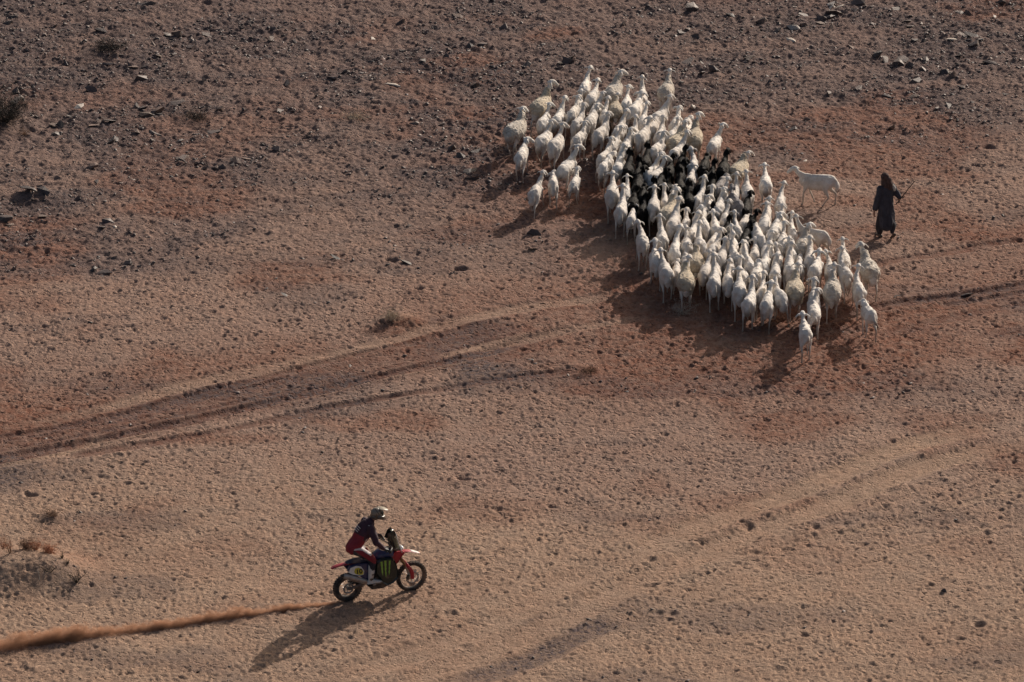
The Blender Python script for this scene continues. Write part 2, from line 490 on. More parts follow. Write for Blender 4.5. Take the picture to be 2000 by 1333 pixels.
def build_ground():
    ox = np.array([.08, .25, .6, 1.3, 2.8, 6, 13, 28, 60, 130, 300, 700, 1600, 4000.])
    gx = np.concatenate([xs[0]-ox[::-1], xs, xs[-1]+ox]); gy = np.concatenate([ys[0]-ox[::-1], ys, ys[-1]+ox])
    k = len(ox)
    def pad(A): return np.pad(A, k, mode='edge')
    PH = pad(H); GX, GY = np.meshgrid(gx, gy)
    out = np.maximum(np.maximum(xs[0]-GX, GX-xs[-1]), np.maximum(ys[0]-GY, GY-ys[-1]))
    fade = np.exp(-np.clip(out, 0, None)/3.0)
    Z = PH*fade + (1-fade)*.4*(fbm(GX, GY, .05, 5, 2)-.5)
    n, m = len(gy), len(gx)
    co = np.stack([GX, GY, Z], -1).reshape(-1, 3).astype(np.float32)
    idx = np.arange(n*m).reshape(n, m)
    q = np.stack([idx[:-1,:-1], idx[:-1,1:], idx[1:,1:], idx[1:,:-1]], -1).reshape(-1, 4).astype(np.int32)
    me = bpy.data.meshes.new('desert_ground')
    me.vertices.add(n*m); me.vertices.foreach_set('co', co.ravel())
    me.loops.add(q.size); me.loops.foreach_set('vertex_index', q.ravel())
    me.polygons.add(len(q)); me.polygons.foreach_set('loop_start', np.arange(0, q.size, 4, dtype=np.int32))
    me.polygons.foreach_set('loop_total', np.full(len(q), 4, np.int32))
    me.polygons.foreach_set('use_smooth', np.ones(len(q), bool))
    me.update(calc_edges=True)
    ca = me.color_attributes.new('soil', 'FLOAT_COLOR', 'POINT')
    C = np.stack([pad(stony), pad(red), pad(pale), pad(grey)], -1).reshape(-1, 4).astype(np.float32)
    ca.data.foreach_set('color', C.ravel())
    t = NT('desert_soil')
    co = t.n('ShaderNodeTexCoord').outputs['Object']
    at_ = t.n('ShaderNodeAttribute', attribute_name='soil')
    sp = t.n('ShaderNodeSeparateColor'); t.l(at_.outputs['Color'], sp.inputs[0])
    st, rd, pl = sp.outputs; gr = at_.outputs['Alpha']
    n1 = t.noise(co, 1.3, 4); n2 = t.noise(co, 9, 5, .65); n3 = t.noise(co, 38, 4, .7); n4 = t.noise(co, 4.0, 4, .6)
    c = t.mix(st, BASE_COL, STONY_COL)
    c = t.mix(pl, c, PALE_COL)
    c = t.mix(t.math('MULTIPLY', rd, t.remap(n4, .35, .6, .45, 1)), c, RED_COL)
    c = t.mix(t.math('MULTIPLY', gr, t.remap(n2, .38, .58, .15, 1)), c, GREY_COL)
    c = t.mix(t.remap(n1, .35, .65, 0, .35), c, t.mix(1.0, c, (1.08, .93, .84), 'MULTIPLY'))
    c = t.mix(1.0, c, t.mix(t.remap(n2, .3, .7), (.70, .69, .68), (1.26, 1.24, 1.20)), 'MULTIPLY')
    c = t.mix(1.0, c, t.mix(t.remap(n3, .3, .7), (.74, .73, .73), (1.24, 1.22, 1.20)), 'MULTIPLY')
    # dry greenish-grey crust specks
    sp2 = t.remap(t.noise(co, 14, 3, .6), .62, .70, 0, .5)
    c = t.mix(t.math('MULTIPLY', sp2, t.math('SUBTRACT', 1.0, pl)), c, (.13, .11, .085))
    nz = t.n('ShaderNodeTexNoise'); nz.inputs['Scale'].default_value = 6; t.l(co, nz.inputs['Vector'])
    sc_ = t.n('ShaderNodeVectorMath', operation='SCALE'); sc_.inputs['Scale'].default_value = .30; t.l(nz.outputs['Color'], sc_.inputs[0])
    wv = t.n('ShaderNodeVectorMath', operation='ADD'); t.l(co, wv.inputs[0]); t.l(sc_.outputs[0], wv.inputs[1])
    def pits(scale, r0, r1, keep):
        vo = t.n('ShaderNodeTexVoronoi', feature='F1'); vo.inputs['Scale'].default_value = scale; t.l(wv.outputs[0], vo.inputs['Vector'])
        vs = t.n('ShaderNodeSeparateColor'); t.l(vo.outputs['Color'], vs.inputs[0])
        q = t.remap(vo.outputs['Distance'], r0, r1, -1, 0)
        return t.math('MULTIPLY', q, t.remap(vs.outputs[0], keep, keep+.25))
    p1 = pits(6.5, .16, .42, .25); p2 = pits(11.0, .16, .44, .30)
    amt = t.math('SUBTRACT', 1.0, t.math('MULTIPLY', pl, .45))
    b = t.math('ADD', t.math('MULTIPLY', n3, .30), t.math('MULTIPLY', n2, .55))
    b = t.math('ADD', b, t.math('MULTIPLY', t.math('ADD', p1, t.math('MULTIPLY', p2, .6)), t.math('MULTIPLY', amt, .6)))
    t.bsdf(c, .95, b, 1.0, .055, spec=.1)
    me.materials.append(t.m)
    o = obj('desert_ground', me); tag(o, kind='structure')
    return o
BASE_COL = (.262, .182, .150); STONY_COL = (.165, .120, .110); PALE_COL = (.312, .222, .168)
RED_COL = (.178, .086, .061); GREY_COL = (.092, .073, .076)
build_ground()

# ---------------------------------------------------------------- stones
def stone_shape(seed, flat=.5, n=10):
    g = random.Random(seed)
    bm = bmesh.new()
    for i in range(n):
        v = Vector((g.gauss(0, 1), g.gauss(0, 1), g.gauss(0, 1))).normalized()
        bm.verts.new((v.x*g.uniform(.75, 1.1), v.y*g.uniform(.5, .9), v.z*flat*g.uniform(.7, 1.1)))
    r = bmesh.ops.convex_hull(bm, input=bm.verts)
    bmesh.ops.delete(bm, geom=[v for v in r['geom_interior'] if isinstance(v, bmesh.types.BMVert)], context='VERTS')
    bmesh.ops.triangulate(bm, faces=bm.faces)
    bm.verts.index_update()
    V = np.array([v.co[:] for v in bm.verts]); F = np.array([[v.index for v in f.verts] for f in bm.faces])
    bm.free()
    return V, F

def stone_mat(name, a, b, rough=.5):
    t = NT(name)
    co = t.n('ShaderNodeTexCoord').outputs['Object']
    geo = t.n('ShaderNodeNewGeometry')
    rnd = geo.outputs['Random Per Island']
    oi = t.n('ShaderNodeObjectInfo').outputs['Random']
    k = t.math('FRACT', t.math('ADD', rnd, oi))
    c = t.mix(k, a, b)
    f = t.noise(co, 7, 4)
    c = t.mix(1.0, c, t.mix(t.remap(f, .3, .7), (.7, .7, .7), (1.25, 1.2, 1.15)), 'MULTIPLY')
    return t.bsdf(c, rough, f, .5, .02, spec=.4)
M_dark = stone_mat('dark_stone', (.050, .040, .042), (.130, .096, .088), .62)
M_brown = stone_mat('brown_stone', (.09, .062, .052), (.19, .130, .108), .75)
M_pale = stone_mat('pale_stone', (.36, .31, .27), (.52, .47, .42), .6)
protos = [stone_shape(900+i, random.uniform(.28, .75), random.choice((8, 9, 10, 12))) for i in range(26)]

def scatter(n, dens, seed, smin, smax, p=2.5):
    g = np.random.default_rng(seed)
    ix = g.integers(4, NX-4, n*6); iy = g.integers(4, NY-4, n*6)
    k = g.random(n*6) < dens[iy, ix]
    ix, iy = ix[k][:n], iy[k][:n]
    s = smin + (smax-smin)*g.random(len(ix))**(p*1.5)
    x = xs[ix]+(g.random(len(ix))-.5)*DX; y = ys[iy]+(g.random(len(ix))-.5)*DY
    return x, y, s, g

def rot(rx, ry, rz):
    return np.array(Matrix.Rotation(rz, 3, 'Z') @ Matrix.Rotation(ry, 3, 'Y') @ Matrix.Rotation(rx, 3, 'X'))

def rubble(name, n, dens, seed, smin, smax, mat, label):
    x, y, s, g = scatter(n, dens, seed, smin, smax)
    z = ground_z(x, y, H)
    VV = []; FF = []; off = 0
    for i in range(len(x)):
        V, F = protos[int(g.integers(len(protos)))]
        M = rot(g.normal(0, .3), g.normal(0, .3), g.uniform(0, 6.28))
        W = (V*s[i])@M.T + np.array([x[i], y[i], z[i] + s[i]*.02])
        VV.append(W); FF.append(F+off); off += len(V)
    V = np.vstack(VV).astype(np.float32); F = np.vstack(FF).astype(np.int32)
    me = bpy.data.meshes.new(name)
    me.vertices.add(len(V)); me.vertices.foreach_set('co', V.ravel())
    me.loops.add(F.size); me.loops.foreach_set('vertex_index', F.ravel())
    me.polygons.add(len(F)); me.polygons.foreach_set('loop_start', np.arange(0, F.size, 3, dtype=np.int32))
    me.polygons.foreach_set('loop_total', np.full(len(F), 3, np.int32))
    me.update(calc_edges=True); me.materials.append(mat)
    o = obj(name, me); tag(o, label, 'gravel', kind='stuff')
    del o['category']
dstone = np.clip(stony*.10 + grey**1.5*1.2*(.25+stony), 0, 1)*(1-soft)
rubble('gravel', 20000, dstone, 11, .016, .082, M_dark, 'dark gravel scattered over the stony upper ground')
rubble('pebbles', 6000, (stony*.5+.12+.15*trample)*(1-soft), 12, .012, .04, M_brown, 'small brown pebbles and clods over the whole desert floor')
rubble('light_gravel', 300, (stony*.8+.06)*(1-soft), 13, .012, .03, M_pale, 'tiny pale chips of stone glinting among the dark gravel')

stone_meshes = []
for i, (V, F) in enumerate(protos):
    stone_meshes.append((mesh_from('stone', V, F, (M_dark,), False), mesh_from('stone', V, F, (M_brown,), False), mesh_from('stone', V, F, (M_pale,), False)))
def side(px, py):
    a = 'upper left' if px < 500 else 'upper middle' if px < 1000 else 'upper part' if px < 1450 else 'upper right'
    return a
def put_stone(px, py, s, kind, label, group=None, flat=1.0, rz=None, tilt=.25, name='stone'):
    x, y, _ = at(px, py)
    o = obj(name, random.choice(stone_meshes)[kind])
    o.location = (x, y, float(ground_z(x, y, H)) + s*.06)
    o.scale = (s*random.uniform(.9, 1.35), s*random.uniform(.7, 1), s*flat*random.uniform(.9, 1.2))
    o.rotation_euler = (random.gauss(0, tilt), random.gauss(0, tilt), random.uniform(0, 6.28) if rz is None else rz)
    tag(o, label, 'stone', group)
    return o
x, y, s, g = scatter(400, np.clip((grey-.25)*1.5, 0, 1)*(.25+stony), 14, .10, .26, 1.3)
n_st = 0; rec = []
for i in range(len(x)):
    px, py = to_px(x[i], y[i])
    if not (5 < px < 1995 and 5 < py < 640): continue
    if 960 < px < 1650 and py > 130 and abs((px-1000)-(py-130)*1.15) < 330: continue
    if n_st >= 255: break
    br = random.random() < .22; fl = random.choice((.55, .9, 1.3))
    col_ = 'left' if px < 330 else 'centre left' if px < 660 else 'middle' if px < 1000 else 'centre right' if px < 1500 else 'right'
    row_ = 'top edge' if py < 90 else 'upper ground' if py < 200 else 'stony slope' if py < 330 else 'lower stony ground'
    o = put_stone(px, py, s[i], 1 if br else 0, '', None, fl); n_st += 1
    rec.append(('brown' if br else 'dark', {.55: 'flat slab', .9: 'angular stone', 1.3: 'pointed stone'}[fl], row_, col_, px, o))
cells = {}
for q in rec: cells.setdefault(q[:4], []).append(q)
NTH = ['first','second','third','fourth','fifth','sixth','seventh','eighth','ninth','tenth','eleventh','twelfth','thirteenth','fourteenth','fifteenth','sixteenth','seventeenth','eighteenth','nineteenth','twentieth']
for (c_, sh_, r_, co_), lst in cells.items():
    lst.sort(key=lambda q: q[4])
    for j, q in enumerate(lst):
        w = f'{NTH[min(j, 19)]} from the left of such on' if len(lst) > 1 else 'the only such one on'
        tag(q[5], f'{c_} {sh_}, {w} the {r_}, {co_}', None, 'dark and brown stones strewn over the upper ground')
for px, py, sz, k, f, lab in [
    (152,211,.19,2,.45,'pale flat oval stone, the largest light one at the upper left'),
    (351,276,.12,2,.8,'white pointed stone glinting below the pale flat oval one'),
    (1549,55,.20,2,.7,'pale upright stone near the top edge above the flock'),
    (1546,82,.17,2,.4,'pale flat stone just below the upright pale one'),
    (1621,12,.19,2,.7,'pale leaning stone touching the top edge of the ground in view'),
    (1641,12,.15,2,.6,'small pale stone right of the leaning one at the top edge'),
    (1627,52,.19,1,.9,'brown block stone with a lit top, upper right'),
    (1661,92,.16,1,.6,'light brown flat stone in the upper right dark patch'),
    (1942,33,.12,2,.8,'small white stone near the upper right corner'),
    (1858,80,.17,2,.6,'white-edged slab of stone in the dark patch at the right'),
    (1913,78,.14,2,.6,'white-edged stone right of the white-edged slab'),
    (1353,212,.16,2,.9,'pale block stone beside the right edge of the flock'),
    (917,92,.17,0,.9,'dark shining slab above the middle of the stony ground'),
    (941,90,.19,0,.8,'dark shining slab right of another shining slab'),
    (767,167,.18,2,.5,'narrow white stone sliver left of the flock, lying aslant'),
    (728,75,.12,2,.5,'pale sliver of stone beside the upper middle dark outcrop'),
    (1846,1156,.09,0,1.2,'lone small dark stone with a white side on the lower right sand'),
    (1036,706,.09,2,.9,'small pale stone beside the end of the wheel rut'),
    (1573,349-35,.09,2,.8,'small pale stone above the sheep that stands sideways'),
    (1898,375,.10,2,.9,'thin pale upright stone right of the shepherd'),
    (128,122,.17,0,1.1,'dark pointed boulder above the bush on the left edge'),
    (198,65,.22,0,1.2,'rounded dark boulder near the top left'),
    (30,178,.2,0,1.2,'dark rounded boulder above the left edge bush'),
    (205,128,.24,0,.5,'long dark slab with a bright right end, upper left'),
    (415,262,.24,0,.8,'steep dark slab with a lit edge right of the white pointed stone'),
    (225,274,.17,0,1.2,'dark pointed upright stone left of the steep slab'),
    (188,359,.2,0,1.3,'triangular dark stone with a lit right face at the left'),
    (55,383,.28,0,.8,'broad black slab in the dark outcrop on the left'),
    (85,385,.26,0,.8,'black slab leaning right in the dark outcrop on the left'),
    (75,366,.16,0,.9,'brown-black block on top of the dark outcrop on the left'),
    (8,430,.26,0,.9,'black boulder cut by the left edge of the view'),
    (24,438,.17,1,.5,'grey flat slab lying right of the black boulder on the left edge'),
    (200,446,.19,0,.9,'grey rounded block low on the left side'),
    (224,443,.13,2,.7,'small block with a white edge beside the grey rounded one'),
    (1935,122,.2,0,.6,'brown-grey flat slab at the far right, half buried'),
    (685,734-20,.08,0,1.0,'small dark stone between the wheel tracks')]:
    put_stone(px, py, sz, k, lab, None, f, tilt=.18)
# ---------------------------------------------------------------- the flock
def coat(name, a, b, dirt, bump=.6, rough=.85, fleece=False, sheen=.15, dusty=1.0, spec=.2):
    t = NT(name)
    co = t.n('ShaderNodeTexCoord').outputs['Object']
    rnd = t.n('ShaderNodeObjectInfo').outputs['Random']
    f = t.noise(co, 5, 4); g = t.noise(co, 22 if fleece else 30, 4, .7)
    c = t.mix(rnd, a, b)
    c = t.mix(t.remap(f, .42, .72, 0, .75), c, dirt)
    sep = t.n('ShaderNodeSeparateXYZ'); t.l(co, sep.inputs[0])
    # dust on shanks and belly, soiled wool under the tail
    low = t.remap(sep.outputs[2], .48, .12, 0, .55*dusty)
    c = t.mix(low, c, (.36, .26, .20))
    back = t.math('MULTIPLY', t.remap(sep.outputs[1], -.38, -.50), t.remap(sep.outputs[2], .66, .50))
    back = t.math('MULTIPLY', back, t.remap(t.math('ADD', f, rnd), .75, 1.25, 0, .8*dusty))
    c = t.mix(back, c, (.16, .12, .09))
    c = t.mix(1.0, c, t.mix(t.remap(g, .3, .7), (.84, .82, .80), (1.08, 1.07, 1.05)), 'MULTIPLY')
    return t.bsdf(c, rough, t.math('ADD', g, t.math('MULTIPLY', f, .8)), bump, .05 if fleece else .022, spec=spec, sheen=sheen)
M_white = coat('white_coat', (.66, .62, .58), (.80, .77, .73), (.46, .39, .32))
M_wool = coat('cream_wool', (.66, .58, .46), (.56, .48, .37), (.38, .30, .21), .9, fleece=True)
M_wool2 = coat('dull_wool', (.66, .61, .54), (.58, .52, .45), (.38, .31, .25), .9, fleece=True)
M_black = coat('black_coat', (.006, .0055, .007), (.010, .009, .010), (.016, .013, .012), .95, .5, True, .0, .05, .06)
M_brownhead = simple('brown_hair', (.05, .028, .022), .6, var=.4)
M_horn = simple('ear_hair', (.42, .36, .33), .7)
M_grey = coat('grey_coat', (.26, .25, .26), (.36, .34, .34), (.10, .09, .09), .9, .6, True, .0, .2, .1)

def sheep_pieces(g, lean, hyaw, gait, fat, thin_tail, headdown=0.0, earup=0.0, goat=False):
    P = []
    w = fat
    P.append(loft([(0,-.43,.62),(0,-.37,.635),(0,-.24,.625),(0,-.05,.60),(0,.14,.60),(0,.29,.63),(0,.37,.665)],
                  [(.09*w,.12),(.148*w,.175),(.160*w,.200),(.162*w,.210),(.142*w,.195),(.115*w,.175),(.080*w,.12)], seg=14))
    P.append(ball((-.075,-.30,.745), (.05*w,.08,.055))); P.append(ball((.075,-.30,.745), (.05*w,.08,.055)))
    P.append(loft([(0,-.36,.80),(0,-.1,.795),(0,.15,.785)], [.022,.022,.022], seg=6))                  # hip bones
    P.append(ball((0,.24,.765), (.065*w,.13,.055)))                   # withers
    # neck and head, swung by hyaw
    nx = math.sin(hyaw)*.05
    dz = -headdown
    hb = np.array([nx + lean, .50 + headdown*.25, 1.00 + dz])
    P.append(loft([(0,.27,.68),(lean*.3,.37,.79+dz*.35),(lean*.75+nx*.5,.45+headdown*.15,.90+dz*.75),tuple(hb)],
                  [(.105*w,.125),(.070,.090),(.051,.064),(.046,.052)], seg=10))
    c, s = math.cos(hyaw), math.sin(hyaw)
    def H_(x, y, z): return (hb[0] + x*c + y*s, hb[1] - x*s + y*c, hb[2] + z)
    P.append(loft([H_(0,-.045,.02),H_(0,.025,.040),H_(0,.10,.010),H_(0,.160,-.045),H_(0,.195,-.075)],
                  [(.045,.05),(.060,.060),(.050,.056),(.040,.044),(.034,.034)], seg=10))
    for k in (-1, 1):
        e = earup
        hang = .05 if goat else 0
        if goat:
            P.append(loft([H_(k*.045,-.02,.045),H_(k*.075,-.03,.025),H_(k*.09,-.03,-.05),H_(k*.085,-.02,-.12)],
                          [(.015,.014),(.014,.028),(.012,.034),(.010,.014)], up=(0,1,.1), seg=8))
        else:
            P.append(loft([H_(k*.045,-.015,.050),H_(k*.090,-.03,.035+e*.4),H_(k*.138,-.04,.000+e),H_(k*.172,-.045,-.045+e)],
                          [(.020,.014),(.030,.013),(.031,.013),(.016,.011)], up=(k*.55,0,1), seg=8))
    # legs: (x, y hip) swing
    for k, (x, yy, hind) in enumerate(((-.105,-.30,1),(.105,-.30,1),(-.085,.27,0),(.085,.27,0))):
        a = gait[k]; ca, sa = math.sin(a), math.cos(a)
        def L(y, z):                 # swing about the joint at height .58
            dy, dzz = y - yy, z - .58
            return (x*(1.0), yy + dy*sa - dzz*ca*1.0, .58 + dzz*sa + dy*ca)
        def lift(pt, k2): return pt
        if hind:
            P.append(loft([L(yy+.02,.64),L(yy+.05,.50),L(yy+.01,.39),L(yy-.09,.275),L(yy-.045,.12),L(yy-.035,.055),L(yy-.02,.018)],
                          [(.075*w,.115),(.062*w,.095),(.040,.055),(.023,.028),(.021,.023),(.022,.024),(.026,.030)], up=(0,1,.2), seg=8))
        else:
            P.append(loft([L(yy,.64),L(yy-.02,.50),L(yy,.38),L(yy+.01,.30),L(yy,.13),L(yy,.055),L(yy+.015,.018)],
                          [(.06*w,.09),(.042,.065),(.028,.034),(.025,.027),(.020,.021),(.021,.023),(.025,.029)], up=(0,1,.2), seg=8))
    if thin_tail:
        P.append(loft([(0,-.44,.66),(.03*thin_tail,-.50,.60),(.10*thin_tail,-.53,.50),(.15*thin_tail,-.52,.42)], [.04,.035,.028,.016], up=(0,1,0), seg=8))
    else:
        ft = g.uniform(.8, 1.15)
        P.append(loft([(0,-.42,.68),(0,-.49,.62),(0,-.505,.53),(0,-.49,.45),(0,-.475,.40)],
                      [(.05,.04),(.075*ft,.05),(.085*ft,.055),(.06*ft,.04),(.02,.02)], up=(0,1,0), seg=10))
    return P

def gait_of(g, amp):
    a = g.uniform(.15, 1)*amp*g.choice((-1, 1))
    return [a, -a*g.uniform(.6, 1), -a*g.uniform(.5, 1), a*g.uniform(.5, 1)]

flock_meshes = {'w': [], 'y': [], 'u': [], 'g': [], 'b': []}
def make_animal(i, kind, hyaw, **kw):
    g = random.Random(5000+i)
    fat = {'w': g.uniform(.86, 1.06), 'y': g.uniform(1.02, 1.12), 'u': g.uniform(1.0, 1.12), 'g': g.uniform(.85, 1.0), 'b': .95}[kind]
    P = sheep_pieces(g, kw.get('lean', g.uniform(-.07, .07)), hyaw, gait_of(g, kw.get('amp', .55)), fat,
                     kw.get('tail', g.choice((0, 0, 0, 1, -1)) if kind in 'wg' else 0), kw.get('down', g.choice((0, .03, .06, .12, .2, .32))), g.uniform(-.02, .04), kind in 'gb')
    def disp(co):
        body = sstep(.36, .50, co[:, 2])*sstep(.98, .88, co[:, 2])
        rid = 1 - np.abs(noise3(co, 8, i+3))
        return (.022*noise3(co, 5.5, i) + .014*(rid-.5) + .008*noise3(co, 13, i+5))*body + .005*noise3(co, 19, i+9)*(.3+body)
    if kind in 'gb':
        m = fuse('goat', P, .018, (M_black if kind == 'g' else M_grey,), 4, disp)
        flock_meshes[kind].append((m, None, hyaw)); return
    m = fuse('sheep', P, .018, (M_white,), 4, disp)
    fl = None
    if kind in 'yu':
        sc = .026
        B = [loft([(0,-.44,.61),(0,-.38,.64),(0,-.24,.645),(0,-.05,.625),(0,.14,.62),(0,.29,.645),(0,.36,.69)],
                  [(.12*fat,.13),(.168*fat+sc,.18),(.178*fat+sc,.20),(.180*fat+sc,.21),(.165*fat+sc,.20),(.13*fat+sc,.185),(.09*fat+sc,.13)], seg=14)]
        B.append(loft([(0,.26,.70),(0,.35,.79),(0,.40,.86)], [(.13,.14),(.10,.11),(.08,.085)], seg=10))
        for x in (-.11, .11): B.append(loft([(x,-.28,.62),(x,-.25,.50),(x,-.27,.42)], [(.085,.12),(.075,.11),(.05,.065)], up=(0,1,.2), seg=8))
        B.append(ball((0,-.47,.54), (.10,.07,.12)))
        amp = .017 if kind == 'y' else .024
        def disp2(co): return amp*noise3(co, 6, i) + amp*.6*noise3(co, 20, i+4) + amp*.35*noise3(co, 44, i+7) + .004
        fl = fuse('fleece', B, .017, (M_wool if kind == 'y' else M_wool2,), 2, disp2)
    flock_meshes[kind].append((m, fl, hyaw))
idx = 0
for kind, yaws in (('w', (-.6, -.3, -.1, 0, .1, .2, .3, .4, .5, .6, .75, .9, .35, .0, .2, .45)),
                   ('y', (.15, .5, -.2, .8, .35)), ('u', (0, .4, .7, -.3)), ('g', (0, .35, -.3, .7)), ('b', (.1, .5))):
    for yw in yaws:
        make_animal(idx, kind, yw); idx += 1

